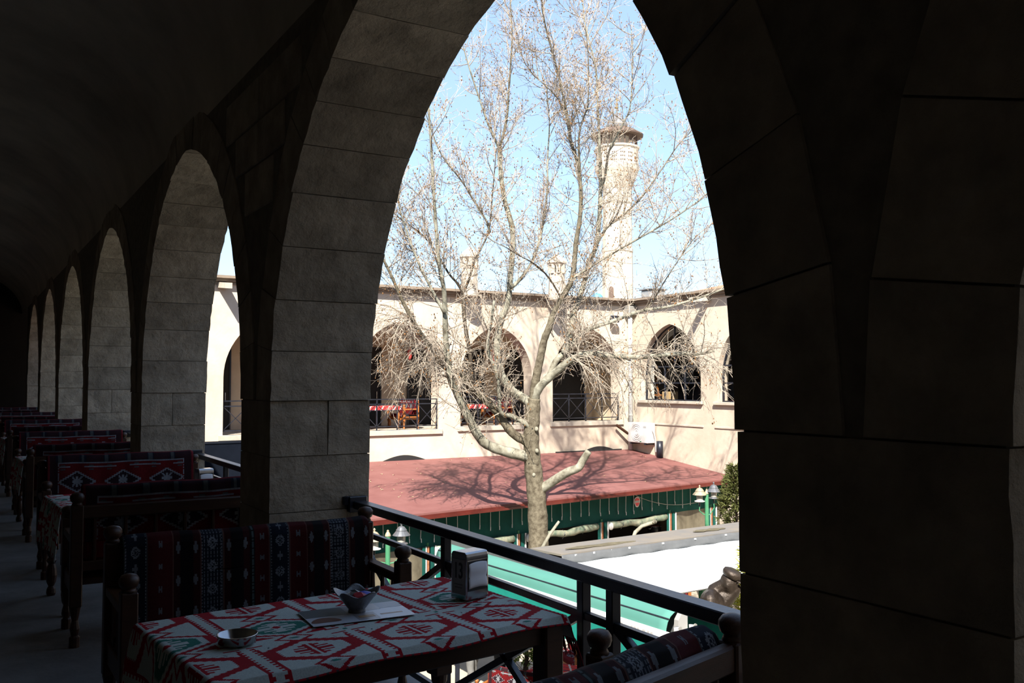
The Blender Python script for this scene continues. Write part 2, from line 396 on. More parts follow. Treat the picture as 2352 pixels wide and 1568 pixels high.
# gallery railing, one per bay
def railing(k):
    o = PER * k; y0, y1 = 1.46 + o, 5.12 + o; e = empty('iron_railing', (2.02, (y0 + y1) / 2, 0.0))
    X = 2.02
    MB().cbox(X - 0.035, X + 0.035, y0, y1, 0.86, 0.905, 0.004).build('handrail', m_iron, e)
    MB().cbox(X - 0.014, X + 0.014, y0, y1, 0.716, 0.745, 0.003).build('middle_rail', m_iron, e)
    MB().cbox(X - 0.014, X + 0.014, y0, y1, 0.10, 0.13, 0.003).build('bottom_rail', m_iron, e)
    for y in (2.82 + o, 3.95 + o): MB().cbox(X - 0.02, X + 0.02, y - 0.02, y + 0.02, 0.0, 0.86, 0.003).build('post', m_iron, e)
    for y in (2.64 + o,): MB().cbox(X - 0.02, X + 0.02, y - 0.02, y + 0.02, 0.11, 0.86, 0.003).build('baluster', m_iron, e)
    for ya, yb in ((2.84 + o, 3.93 + o), (1.5 + o, 2.62 + o), (3.97 + o, 5.1 + o)):
        MB().bar((X, ya, 0.13), (X, yb, 0.725), 0.024, 0.03).build('brace', m_iron, e)
        MB().bar((X, yb, 0.13), (X, ya, 0.725), 0.024, 0.03).build('brace', m_iron, e)
        ym = (ya + yb) / 2
    MB().cbox(X - 0.06, X + 0.05, y1 - 0.06, y1 + 0.0, 0.84, 0.93, 0.004).build('wall_bracket', m_iron, e)
    MB().lathe([(0.0, 0), (0.02, 0.004), (0.02, 0.05), (0, 0.055)], (X - 0.07, y1 - 0.03, 0.88), 8).build('bolt', m_iron, e)
    return e
for k, lab in enumerate(('black iron railing beside the table numbered 13, in the nearest arch', 'black iron railing in the second arch, beside the farther napkin holder',
                         'black iron railing in the third arch along the gallery', 'black iron railing in the fourth arch along the gallery')):
    T(railing(k), lab, 'railing', 'railings in the gallery arches')

# ------------------------------------------------------------------ woven patterns
def lerp(a, b, t): return a + (b - a) * t
CREAM = (0.40, 0.44, 0.41); RED = (0.27, 0.004, 0.012); GRN = (0.022, 0.135, 0.105); DRED = (0.14, 0.012, 0.014); NAVY = (0.018, 0.024, 0.045)
PALE = (0.40, 0.42, 0.46); BLK = (0.016, 0.010, 0.011); GREY = (0.13, 0.14, 0.14)
def tri(x): x = x % 1.0; return 1 - abs(2 * x - 1)
def cloth_col(X, Y):
    """X, Y in metres on the table top (local): columns 0.375 apart, green and red lozenges alternating every 0.31"""
    a = (X / 0.375 + 0.5) % 1.0 - 0.5; p = abs(a) * 0.375; r = 0.1875 - p      # from the column axis / from the line midway
    yy = Y % 0.62; green = yy < 0.31; q = abs(yy - (0.155 if green else 0.465)); e = min(yy, 0.62 - yy)
    saw = 0.07 * tri(q * 75); D = max(p / 0.150, p / 0.235 + q / 0.128) + saw
    qe = 0.155 - q; De = p / 0.050 + qe / 0.036        # small eye between lozenges
    if De < 0.45 and qe < 0.010: return GRN if p < 0.010 else GREY
    if De < 1.0 + saw: return CREAM
    if De < 1.42 + saw and D > 0.86: return RED
    if green:
        if p / 0.020 + q / 0.018 < 1.0: return RED
        if D < 0.74:
            if q < 0.012 and p < 0.070: return CREAM
            if p < 0.016 and q < 0.060: return CREAM
            if 0.024 < q < 0.036 and p < 0.056: return CREAM
            if 0.046 < q < 0.056 and p < 0.034: return CREAM
            return GRN
        if D < 0.90: return CREAM
        return RED if D < 1.06 else _field(r, e, p, q, D, green)
    if D < 0.66:
        if p < 0.004 or D > 0.60: return CREAM
        if p / 0.010 + q / 0.010 < 1.0: return CREAM
        if q < 0.009 and p < 0.066: return RED
        if p < 0.018 and q < 0.062: return RED
        if 0.019 < q < 0.031 and p < 0.060: return RED
        if 0.041 < q < 0.052 and p < 0.036: return RED
        return CREAM
    if D < 0.80: return CREAM
    return RED if D < 1.10 else _field(r, e, p, q, D, green)
def _field(r, e, p, q, D, green):
    if r < 0.007 and e < 0.007: return GRN
    if abs(e - 0.026) < 0.0055 and 0.010 < r < 0.064: return RED
    if e > 0.040 and 0.013 + 0.011 * (tri(e * 42) > 0.5) < r < 0.036 - 0.006 * (e < 0.06): return RED
    if 0.052 < r and D > 1.20:
        if green and 0.030 < e < 0.125:
            st = 0.026 * math.floor((0.125 - e) / 0.026) + 0.004
            if r < 0.056 + st: return RED
        if not green:
            if 0.060 < r < 0.105 and 0.055 < e < 0.105 and tri((r * 1.0 + e * 0.5) * 44) > 0.74: return GREY
    return CREAM
def stripe_col(u, v):
    """u 0..1 along the bench back, v metres down"""
    bands = [(0, .085, 'n'), (.085, .18, 's'), (.18, .285, 'h'), (.285, .375, 'l'), (.375, .48, 'h'), (.48, .5, 't'), (.5, .56, 's'),
             (.56, .645, 'n'), (.645, .72, 's'), (.72, .82, 'h'), (.82, .905, 'l'), (.905, 1.001, 'h')]
    for a, b, k in bands:
        if a <= u < b: break
    f = (u - a) / (b - a); g = abs(f - 0.5) * (b - a) * 1.3          # metres from band centre
    if k in 'nl':
        edge = min(f, 1 - f) * (b - a) * 1.3
        if edge < 0.005: return GREY
        if edge < 0.011: return PALE if tri(v * 70) > 0.5 else NAVY
        period = 0.15 if k == 'n' else 0.11
        q = abs((v % period) - period / 2)
        d = g / 0.032 + q / 0.036
        d2 = max(g / 0.026, q / 0.028)
        if d < 0.22: return NAVY
        if d < 0.4: return PALE
        if d < 0.52: return NAVY
        if d < 0.95 and (d2 < 0.92) : return PALE if (tri(g * 90) + tri(q * 90)) > 0.55 else NAVY
        if k == 'l' and tri(v * 55) > 0.35 and tri(g * 60) > 0.55: return tuple(c * 0.7 for c in PALE)
        if k == 'n' and q > 0.052 and g < 0.014 and (g < 0.005 or q > 0.068): return tuple(c * 0.8 for c in PALE)
        return NAVY
    if k == 't': return (0.16, 0.22, 0.22) if (0.25 < f < 0.75 and tri(v * 60) > 0.2) else BLK
    if k == 's':
        q = abs((v % 0.10) - 0.05)
        if g < 0.010 and q < 0.014 and (g > 0.004 or q < 0.006): return tuple(c * 0.75 for c in PALE)
        if min(f, 1 - f) < 0.03: return (0.25, 0.10, 0.08)
        return DRED
    q = (v % 0.15) - 0.07; off = abs(g - 0.042)
    if abs(q) < 0.026 and off < 0.011 * (1 - abs(q) / 0.030) + 0.002 and g > 0.028: return tuple(c * 0.85 for c in PALE)
    if min(f, 1 - f) < 0.03: return (0.27, 0.12, 0.09)
    if g < 0.03: return BLK
    return (0.075, 0.010, 0.010)
def medal_col(u, v):
    """red kilim: dark border with squares, red field with white-edged lozenges (u 0..1, v metres down from the top edge)"""
    x = u * 1.3
    if v < 0.02 or x < 0.02 or x > 1.28: return (0.26, 0.02, 0.03)
    if v < 0.085 or x < 0.09 or x > 1.21:
        if abs((x % 0.2) - 0.1) < 0.025 and v < 0.08: return GREY if tri(x * 80) > 0.4 else NAVY
        return (0.05, 0.016, 0.022)
    if v < 0.094 or abs(x - 0.095) < 0.006 or abs(x - 1.205) < 0.006: return PALE if tri((x + v) * 50) > 0.3 else RED
    q = v - 0.25; a = abs(((x - 0.65 + 0.2) % 0.4) - 0.2)
    D = a / 0.2 + abs(q) / 0.11
    if a < 0.045 and abs(q) < 0.045 and (a < 0.012 or abs(q) < 0.012 or abs(a - abs(q)) < 0.01): return PALE
    if D < 0.72: return (0.045, 0.02, 0.03)
    if D < 0.84: return PALE
    if 0.115 < v < 0.125 and a > 0.06: return PALE
    if v < 0.15 and abs(a - 0.12) < 0.02 and tri(v * 60) > 0.5: return GREY
    return (0.22, 0.010, 0.014)
def woven(name, fn, colfn, nu, nv, parent=None, thick=0.006, off=Vector(), tone=1.0):
    """a cloth whose woven cells carry their colour; fn(u, v) -> point, colfn(u, v) -> colour"""
    vs_ = [Vector(fn(i / nu, j / nv)) - off for j in range(nv + 1) for i in range(nu + 1)]
    fs = [(j * (nu + 1) + i, j * (nu + 1) + i + 1, (j + 1) * (nu + 1) + i + 1, (j + 1) * (nu + 1) + i) for j in range(nv) for i in range(nu)]
    me = bpy.data.meshes.new(name); me.from_pydata([tuple(p) for p in vs_], [], fs); me.materials.append(m_kil)
    at_ = me.color_attributes.new('Col', 'FLOAT_COLOR', 'CORNER'); buf = []
    for j in range(nv):
        for i in range(nu):
            c = colfn((i + 0.5) / nu, (j + 0.5) / nv); k = tone * (1 + R.uniform(-0.12, 0.12)); c4 = (c[0] * k, c[1] * k, c[2] * k, 1.0)
            buf.extend(c4 * 4)
    at_.data.foreach_set('color', buf)
    me.polygons.foreach_set('use_smooth', [True] * len(me.polygons)); me.update()
    o = link(name, me, parent)
    if thick:
        sd = o.modifiers.new('thickness', 'SOLIDIFY'); sd.thickness = thick; sd.offset = -1
    return o

# ------------------------------------------------------------------ wooden benches
LB = 1.32
POST = [(0.030, 0.0), (0.030, 0.06), (0.020, 0.07), (0.028, 0.11), (0.018, 0.16), (0.030, 0.22), (0.034, 0.24)]
def finial(h):
    return [(0.034, h - 0.003), (0.029, h + 0.010), (0.026, h + 0.016), (0.036, h + 0.024), (0.042, h + 0.042), (0.041, h + 0.056), (0.031, h + 0.070), (0.012, h + 0.076), (0.0, h + 0.0765)]
def make_bench(kind, woodm, detail=True):
    """local: x along the length, back at y = 0, seat reaching to y = -0.55 (front)"""
    e = empty('wooden_bench'); h = LB / 2
    for sx in (-1, 1):
        x = sx * (h - 0.03)
        for y, hh in ((-0.03, 0.85), (-0.52, 0.715)):
            p = MB().lathe(POST, (x, y, 0), 10).cbox(x - 0.035, x + 0.035, y - 0.035, y + 0.035, 0.24, hh, 0.006).build('post', woodm, e, local=True)
            MB().lathe(finial(hh), (x, y, 0), 12).build('finial', woodm, p, smooth=True, local=True)
        MB().cbox(x - 0.03, x + 0.03, -0.50, -0.05, 0.61, 0.655, 0.006).build('armrest', woodm, e, local=True)
        if detail:
            for q in range(3):
                y = -0.40 + q * 0.13; MB().lathe([(0.010, 0.40), (0.016, 0.44), (0.010, 0.47), (0.014, 0.52), (0.010, 0.615)], (x, y, 0), 6).build('spindle', woodm, e, local=True)
        MB().cbox(x - 0.02, x + 0.02, -0.50, -0.05, 0.30, 0.40, 0.005).build('side_rail', woodm, e, local=True)
    MB().cbox(-h + 0.05, h - 0.05, -0.05, -0.005, 0.765, 0.845, 0.008).build('top_rail', woodm, e, local=True)
    MB().cbox(-h + 0.05, h - 0.05, -0.045, -0.012, 0.45, 0.51, 0.006).build('lower_rail', woodm, e, local=True)
    if detail:
        for q in range(7):
            x = -h + 0.13 + q * (LB - 0.26) / 6
            MB().lathe([(0.009, 0.50), (0.014, 0.56), (0.010, 0.60), (0.013, 0.68), (0.009, 0.77)], (x, -0.028, 0), 6).build('spindle', woodm, e, local=True)
    MB().cbox(-h + 0.05, h - 0.05, -0.51, -0.06, 0.36, 0.40, 0.005).build('seat_board', woodm, e, local=True)
    MB().cbox(-h + 0.06, h - 0.06, -0.545, -0.515, 0.28, 0.39, 0.005).build('front_apron', woodm, e, local=True)
    L = LB - 0.12
    if kind == 'stripe':
        prof = [(-0.056, 0.62), (-0.057, 0.84), (-0.072, 0.868), (-0.105, 0.882), (-0.138, 0.870), (-0.152, 0.84), (-0.160, 0.74), (-0.168, 0.60), (-0.18, 0.46)]
        colf = lambda u, v, s_: stripe_col(u, abs(s_ - 0.31))
    else:
        prof = [(-0.060, 0.62), (-0.052, 0.90), (-0.058, 0.945), (-0.085, 0.962), (-0.115, 0.952), (-0.132, 0.92), (-0.145, 0.78), (-0.155, 0.62), (-0.165, 0.46)]
        colf = lambda u, v, s_: medal_col(u, abs(s_ - 0.36))
    cum = [0.0]
    for a, b in zip(prof, prof[1:]): cum.append(cum[-1] + math.hypot(a[0] - b[0], a[1] - b[1]))
    def along(s_):
        for i in range(len(prof) - 1):
            if s_ <= cum[i + 1] or i == len(prof) - 2:
                t = (s_ - cum[i]) / (cum[i + 1] - cum[i]); return (lerp(prof[i][0], prof[i + 1][0], t), lerp(prof[i][1], prof[i + 1][1], t))
    nu, nv = (230, 150) if (kind == 'stripe' and detail) else ((130, 80) if detail else (70, 40))
    def fn(u, v):
        y, z = along(v * cum[-1]); x = -L / 2 + L * u
        en = min(u, 1 - u); sag = 0.012 * math.sin(u * 9 + 1) * math.sin(u * 5) - 0.02 * max(0, 1 - en / 0.02) ** 2
        return (x, y + 0.004 * math.sin(u * 40), z + sag * (0.5 if z > 0.7 else 0))
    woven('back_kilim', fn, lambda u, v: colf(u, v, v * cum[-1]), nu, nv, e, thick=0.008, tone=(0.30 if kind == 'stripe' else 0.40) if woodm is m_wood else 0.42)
    ym, zm = (-0.02, 0.86) if kind == 'stripe' else (-0.1, 0.935)
    # padding inside the kilim
    MB().cbox(-L / 2 + 0.015, L / 2 - 0.015, -0.145 if kind == 'stripe' else -0.135, -0.066 if kind == 'stripe' else -0.065, 0.50, 0.868 if kind == 'stripe' else 0.93, 0.02).build('back_padding', m_tas, e, local=True)
    def seat(u, v):
        t = v; y = lerp(-0.12, -0.555, min(1, t / 0.86)); z = 0.455 + 0.012 * math.sin(math.pi * min(1, t / 0.86))
        if t > 0.86: z = 0.455 - (t - 0.86) * 0.55
        return (-L / 2 + L * u, y, z)
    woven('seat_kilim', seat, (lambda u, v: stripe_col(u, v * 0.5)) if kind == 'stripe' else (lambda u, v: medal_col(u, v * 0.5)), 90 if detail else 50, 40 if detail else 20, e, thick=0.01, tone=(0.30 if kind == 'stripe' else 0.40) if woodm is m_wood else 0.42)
    return e
bench_s = make_bench('stripe', m_wood); bench_m = make_bench('medal', m_wood)
XB = 1.265
used = {'s': False, 'm': False}
def place_bench(k, x, y, rz, lab, grp, z=0.0):
    src = bench_s if k == 's' else bench_m
    o = src if not used[k] else copy_tree(src)
    used[k] = True; o.location = (x, y, z); o.rotation_euler = (0, 0, rz)
    T(o, lab, 'bench', grp); return o
GB = 'kilim benches along the gallery'
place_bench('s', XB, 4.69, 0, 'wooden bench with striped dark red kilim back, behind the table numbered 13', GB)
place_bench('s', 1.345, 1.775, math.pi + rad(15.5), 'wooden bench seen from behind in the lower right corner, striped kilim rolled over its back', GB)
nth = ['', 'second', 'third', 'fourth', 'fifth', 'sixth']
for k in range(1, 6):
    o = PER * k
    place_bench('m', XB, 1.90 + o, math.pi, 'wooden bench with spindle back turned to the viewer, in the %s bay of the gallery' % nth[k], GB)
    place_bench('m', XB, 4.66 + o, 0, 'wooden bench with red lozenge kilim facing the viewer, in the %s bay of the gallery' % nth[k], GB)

# ------------------------------------------------------------------ tables
TL, TW, TZ = 1.30, 0.84, 0.745
LEG = [(0.028, 0.0), (0.034, 0.02), (0.030, 0.05), (0.020, 0.07), (0.033, 0.10), (0.040, 0.15), (0.034, 0.20), (0.022, 0.235), (0.038, 0.26), (0.022, 0.285), (0.034, 0.31), (0.036, 0.34)]
def make_table(fine):
    e = empty('wooden_table'); hx, hy = TL / 2, TW / 2
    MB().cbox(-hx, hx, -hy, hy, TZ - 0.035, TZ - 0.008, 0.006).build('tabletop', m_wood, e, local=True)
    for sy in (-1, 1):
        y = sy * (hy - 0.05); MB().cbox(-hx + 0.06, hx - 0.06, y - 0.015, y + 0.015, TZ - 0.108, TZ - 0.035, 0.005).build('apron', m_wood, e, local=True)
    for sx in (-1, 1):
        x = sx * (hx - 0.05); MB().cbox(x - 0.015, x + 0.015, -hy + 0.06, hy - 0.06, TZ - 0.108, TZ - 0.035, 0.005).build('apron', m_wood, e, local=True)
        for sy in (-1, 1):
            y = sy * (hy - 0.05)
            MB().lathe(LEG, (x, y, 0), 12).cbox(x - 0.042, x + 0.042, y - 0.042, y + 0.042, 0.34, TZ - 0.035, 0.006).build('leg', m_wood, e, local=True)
    return e
def make_cloth(fine):
    dropL, dropR = 0.34, 0.10
    tot = dropL + TL + dropR; sx, sy = (580, 270) if fine else (110, 50)
    w_ = TW + 0.06
    def fn(u, v):
        s_ = u * tot - dropL - TL / 2; t = v * w_ - w_ / 2
        r = 0.020; hx = TL / 2 + 0.012
        z = TZ - 0.004; x = s_
        if abs(s_) > hx - r:
            e_ = abs(s_) - (hx - r); sg = 1 if s_ > 0 else -1
            if e_ < r * math.pi / 2:
                a = e_ / r; x = sg * (hx - r + r * math.sin(a)); z = TZ - 0.004 - r * (1 - math.cos(a))
            else:
                dd = e_ - r * math.pi / 2; x = sg * (hx + 0.012 * math.sin(t * 16 + 1) * min(1, dd / 0.1) + dd * (0.10 if sg < 0 else 0.35)); z = TZ - 0.004 - r - dd * 0.98
        hy = TW / 2 + 0.004; y = t
        if abs(t) > hy - 0.01:
            e_ = abs(t) - (hy - 0.01); y = math.copysign(hy - 0.01 + e_ * 0.6, t); z -= e_ * 0.75 * (1 + 0.22 * math.sin(s_ * 11))
        else: z += 0.0012 * math.sin(s_ * 21 + t * 9) * math.sin(t * 17)
        return (x, y, z)
    def col(u, v):
        s_ = u * tot - dropL; t = v * w_
        if t < 0.007 or t > w_ - 0.007: return RED if tri(s_ * 30) > 0.3 else (0.05, 0.03, 0.03)
        return cloth_col(s_ + 0.0, t + 0.265)
    return fn, col, sx, sy
def place_table(k, fine, lab, clab, rz):
    loc = (1.25, 3.165 + PER * k, 0)
    t = make_table(fine); t.location = loc; t.rotation_euler = (0, 0, rz); T(t, lab, 'table', 'gallery tables')
    fn, col, nu, nv = make_cloth(fine)
    c = empty('tablecloth', loc, rz); T(c, clab, 'tablecloth', 'kilim tablecloths')
    woven('woven_cloth', fn, col, nu, nv, c, thick=0.004)
    mbt = MB()
    for sg in ((1, -1) if fine else ()):
        n_ = 150 if sg > 0 else 110
        for i in range(n_):
            v = (i + 0.5) / n_; p = Vector(fn(1.0 if sg > 0 else 0.0, v))
            L_ = R.uniform(0.055, 0.085); d = Vector((sg * R.uniform(0.1, 0.55), R.uniform(-0.25, 0.25), -1)).normalized()
            mbt.tube([p, p + d * L_ * 0.5, p + d * L_ + Vector((0, 0, -0.01))], [0.0028, 0.0024, 0.0012], 4, False)
    if fine: T(mbt.build('tassel_fringe', m_tas, c, local=True), 'dark red wool fringe at both ends', kind='stuff')
    return t
TR = rad(6.0)
place_table(0, True, 'dark wooden table with turned legs under the cloth, carrying the number 13 holder', 'cream, red and green kilim cloth on the nearest table', TR)
for k in range(1, 5):
    place_table(k, False, 'dark wooden table between the benches of the %s bay' % nth[k], 'kilim cloth on the table in the %s bay' % nth[k], TR * 0.5)

# ------------------------------------------------------------------ things on the nearest table
TT = TZ + 0.0015
def napkin_holder(loc, rz, number, lab):
    e = empty('napkin_holder', loc, rz); w_, d_, h_ = 0.058, 0.047, 0.185       # half width (napkin side), half depth, height
    # body: plan rectangle, rounded shoulders
    vs_ = []; prof = [(1, 0), (1, h_ - 0.03), (0.97, h_ - 0.016), (0.90, h_ - 0.006), (0.78, h_)]
    mbx = MB()
    for s_, z in prof: vs_ += [(-w_, -d_ * s_, z), (w_, -d_ * s_, z), (w_, d_ * s_, z), (-w_, d_ * s_, z)]
    fs = [(3, 2, 1, 0)]
    for i in range(len(prof) - 1):
        for k in range(4): fs.append((i * 4 + k, i * 4 + (k + 1) % 4, (i + 1) * 4 + (k + 1) % 4, (i + 1) * 4 + k))
    b = (len(prof) - 1) * 4; fs.append((b, b + 1, b + 2, b + 3))
    body = mbx.add(vs_, fs).build('casing', m_steel, e, local=True)
    bv = body.modifiers.new('bevel', 'BEVEL'); bv.width = 0.004; bv.segments = 2
    for sg in (-1, 1):                                    # napkin windows
        f = MB().box(-w_ + 0.006, w_ - 0.006, sg * d_ - 0.0015, sg * d_ + 0.0015, 0.036, h_ - 0.034).build('opening', m_black, e, local=True)
        def nf(u, v):
            x = (-w_ + 0.010) + (2 * w_ - 0.020) * u; bulge = 0.004 * math.sin(math.pi * u) * math.sin(math.pi * v)
            return (x, sg * (d_ + 0.003 + bulge + 0.002 * math.sin(v * 11)), 0.045 + 0.10 * v + 0.004 * math.sin(u * 3))
        n_ = MB().grid(nf, 10, 10).build('napkins', m_paper, e, smooth=True, local=True)
        sd = n_.modifiers.new('t', 'SOLIDIFY'); sd.thickness = 0.003; sd.offset = -1
    MB().box(-w_ - 0.002, -w_ - 0.0005, -d_ + 0.010, d_ - 0.010, 0.022, h_ - 0.028).build('number_plate', M('plate', (0.19, 0.185, 0.175), 0.5), e, local=True)
    if number:
        cu = bpy.data.curves.new('digits', 'FONT'); cu.body = number; cu.size = 0.068; cu.align_x = 'CENTER'; cu.extrude = 0.0004; cu.offset = 0.0012
        t = bpy.data.objects.new('tmp', cu); COL.objects.link(t)
        me = bpy.data.meshes.new_from_object(t.evaluated_get(bpy.context.evaluated_depsgraph_get())); bpy.data.objects.remove(t)
        me.materials.clear(); me.materials.append(m_black); me.name = 'number'
        o = link('number', me, e); o.location = (-w_ - 0.0028, 0, 0.085); o.rotation_euler = (rad(90), 0, rad(-90)); o.scale = (0.82, 1.25, 1)
        for q in range(2):
            MB().box(-w_ - 0.0028, -w_ - 0.0018, -0.024 + 0.004 * q, 0.024 - 0.004 * q, 0.058 - q * 0.012, 0.0615 - q * 0.012).build('print_line', M('faint_print', (0.09, 0.085, 0.08), 0.6), e, local=True)
    T(e, lab, 'napkin holder', 'napkin holders'); return e
napkin_holder((1.755, 3.225, TT), rad(14), '13', 'steel napkin holder numbered 13 on the nearest table')
napkin_holder((1.64, 7.30, TT), rad(8), None, 'small steel napkin holder seen through the second arch')
# ashtray
e = empty('ashtray', (0.80, 3.06, TT)); T(e, 'round steel ashtray near the left end of the cloth', 'ashtray')
MB().lathe([(0.052, 0.0), (0.060, 0.003), (0.064, 0.026), (0.066, 0.030), (0.062, 0.030), (0.056, 0.006), (0.0, 0.005)], n=28).build('dish', m_steel, e, smooth=True, local=True)
MB().lathe([(0.0, 0.0055), (0.030, 0.0075), (0.034, 0.006), (0.034, 0.005)], n=20).build('raised_centre', m_steel, e, smooth=True, local=True)
# menu leaflet
e = empty('menu_leaflet', (1.275, 3.215, TT), rad(-4)); T(e, 'printed menu leaflet lying under the glass bowl', 'leaflet')
m_l1 = M('leaf_white', (0.45, 0.47, 0.52), 0.3); m_l2 = M('leaf_slate', (0.09, 0.11, 0.12), 0.3); m_l3 = M('leaf_grey', (0.26, 0.24, 0.25), 0.3); m_l4 = M('leaf_brown', (0.12, 0.035, 0.025), 0.35); m_l5 = M('leaf_tan', (0.33, 0.20, 0.10), 0.4, 0.4, 60)
MB().box(-0.19, 0.19, -0.115, 0.115, 0.0, 0.0015).build('sheet', m_l1, e, local=True)
zz = 0.0015
MB().box(-0.188, -0.03, 0.0, 0.113, zz, zz + 0.0004).build('printed_panel', m_l2, e, local=True)
MB().box(-0.03, 0.10, 0.02, 0.113, zz, zz + 0.0004).build('printed_panel', m_l3, e, local=True)
MB().box(0.10, 0.188, 0.03, 0.113, zz, zz + 0.0004).build('printed_panel', M('leaf_blue', (0.10, 0.14, 0.20), 0.3), e, local=True)
MB().box(-0.02, 0.06, -0.10, -0.01, zz, zz + 0.0004).build('printed_panel', m_l3, e, local=True)
MB().slab([(-0.13 + 0.055 * math.cos(a * math.pi / 8), -0.058 + 0.033 * math.sin(a * math.pi / 8) - 0.01 * math.cos(a * math.pi / 4), zz + 0.0004) for a in range(16)], (0, 0, 0.0003)).build('printed_picture', m_l4, e, local=True)
MB().box(-0.01, 0.05, -0.075, -0.045, zz + 0.0005, zz + 0.0009).build('printed_picture', m_l5, e, local=True)
MB().box(0.075, 0.16, -0.06, -0.045, zz, zz + 0.0004).build('printed_picture', m_l5, e, local=True)
# glass bowl with sachets
bl = (1.285, 3.235, TT + 0.003)
e = empty('sugar_bowl', bl); T(e, 'smoky glass bowl with a wavy rim on the leaflet', 'bowl')
m_bowl = M('smoky_glass', (0.10, 0.10, 0.105), 0.12, 0.3, 30, spec=0.7, bump=0.3, bscale=60)
def bowlf(u, v, inner=0.0):
    a = 2 * math.pi * u; pr = [(0.0, 0.0), (0.030, 0.0), (0.028, 0.010), (0.046, 0.034), (0.064, 0.058), (0.080, 0.074)]
    s_ = v * (len(pr) - 1); i = min(int(s_), len(pr) - 2); t = s_ - i
    r = lerp(pr[i][0], pr[i + 1][0], t) ; z = lerp(pr[i][1], pr[i + 1][1], t)
    wv = max(0, v - 0.6) / 0.4; r *= 1 + 0.12 * wv * math.cos(5 * a); z += 0.010 * wv * math.cos(5 * a)
    return (r * math.cos(a), r * math.sin(a), z)
o = MB().grid(bowlf, 40, 15).build('glass', m_bowl, e, smooth=True, local=True)
sd = o.modifiers.new('t', 'SOLIDIFY'); sd.thickness = 0.003; sd.offset = 1
for i, (c, lab) in enumerate((((0.42, 0.41, 0.38), 'folded cream sugar sachet in the glass bowl'), ((0.38, 0.02, 0.03), 'red sugar sachet in the glass bowl'), ((0.05, 0.06, 0.40), 'blue wrapped sweet in the glass bowl'),
                              ((0.30, 0.30, 0.28), 'grey paper sachet in the glass bowl'))):
    a = (2.9, 4.6, 5.5, 1.2)[i]; mm = M('sachet%d' % i, c, 0.5)
    s_ = MB(); s_.m = Matrix.Translation((bl[0] + 0.030 * math.cos(a), bl[1] + 0.030 * math.sin(a), bl[2] + 0.060)) @ Matrix.Rotation(a + 0.6, 4, 'Z') @ Matrix.Rotation(0.5, 4, 'X')
    s_.add([(-0.025, -0.016, 0), (0.025, -0.016, 0.002), (0.025, 0.016, 0), (-0.025, 0.016, 0.003), (0, -0.016, 0.010), (0, 0.016, 0.008), (-0.025, 0, 0.008), (0.025, 0, 0.007), (0, 0, -0.006)],
           [(0, 4, 6), (4, 1, 7), (7, 2, 5), (5, 3, 6), (4, 7, 5, 6), (0, 8, 4), (4, 8, 1), (1, 8, 7), (7, 8, 2), (2, 8, 5), (5, 8, 3), (3, 8, 6), (6, 8, 0)])
    T(s_.build('sachet', mm), lab, 'sachet', 'sachets in the glass bowl')

# ================================================================== the courtyard
GZ = -5.0; YE = 26.8; XW = 21.4
T(MB().box(XO, XW, Y0 - 0.4, YE, GZ - 0.2, GZ).build('ground', m_pave), 'pale stone paving of the courtyard', 'ground', kind='structure')
T(MB().box(-160, 240, -120, 300, GZ - 0.6, GZ - 0.21).build('ground_beyond', m_pave), 'dusty ground around the building', 'ground', kind='structure')

# end wing (faces us) and opposite wing, same architecture as our gallery
END = [(4.3, 1.45, 1.72, 0.42, 0.06, 0), (8.0, 1.48, 1.72, 0.42, 0.06, 0), (12.0, 1.42, 1.72, 0.42, 0.06, 0), (15.63, 1.40, 1.72, 0.42, 0.12, 0), (19.38, 1.49, 1.70, 0.42, 0.18, 0)]
mb = MB(); arch_wall(mb, lambda a, t, z: (a, t, z), XO, XW + 0.55, GZ, 4.42, YE, YE + 0.55, END)
wall_end = T(fixn(mb.build('wall_end_wing', m_far)), 'sunlit cream stone wall with pointed arches at the end of the courtyard', 'wall', kind='structure')
OPP = [(24.66, 1.58, 1.72, 0.36, 0.93, 0), (20.72, 1.58, 1.72, 0.36, 0.93, 0), (16.5, 1.58, 1.72, 0.36, 0.93, 0), (12.3, 1.58, 1.72, 0.36, 0.93, 0)]
mb = MB(); arch_wall(mb, lambda a, t, z: (t, a, z), Y0 - 0.4, YE, GZ, 4.42, XW, XW + 0.45, OPP)
wall_opp = T(fixn(mb.build('wall_opposite_wing', m_far)), 'sunlit cream stone wall with glazed arches on the right', 'wall', kind='structure')
T(MB().box(XO, XW + 0.4, -3.2, -2.7, GZ, 7.4).build('wall_added_near', m_far), 'unseen wall added behind the camera to keep sky light off the near piers', 'wall', kind='structure')  # added unseen wall, blocks sky light from the nearest piers
T(MB().box(XO, XW + 0.4, -3.3, -2.5, 7.4, 7.6).build('trim_30', m_cornice), 'cornice along the added unseen wall behind the camera', 'cornice', kind='structure')  # top of the added light-blocking wall
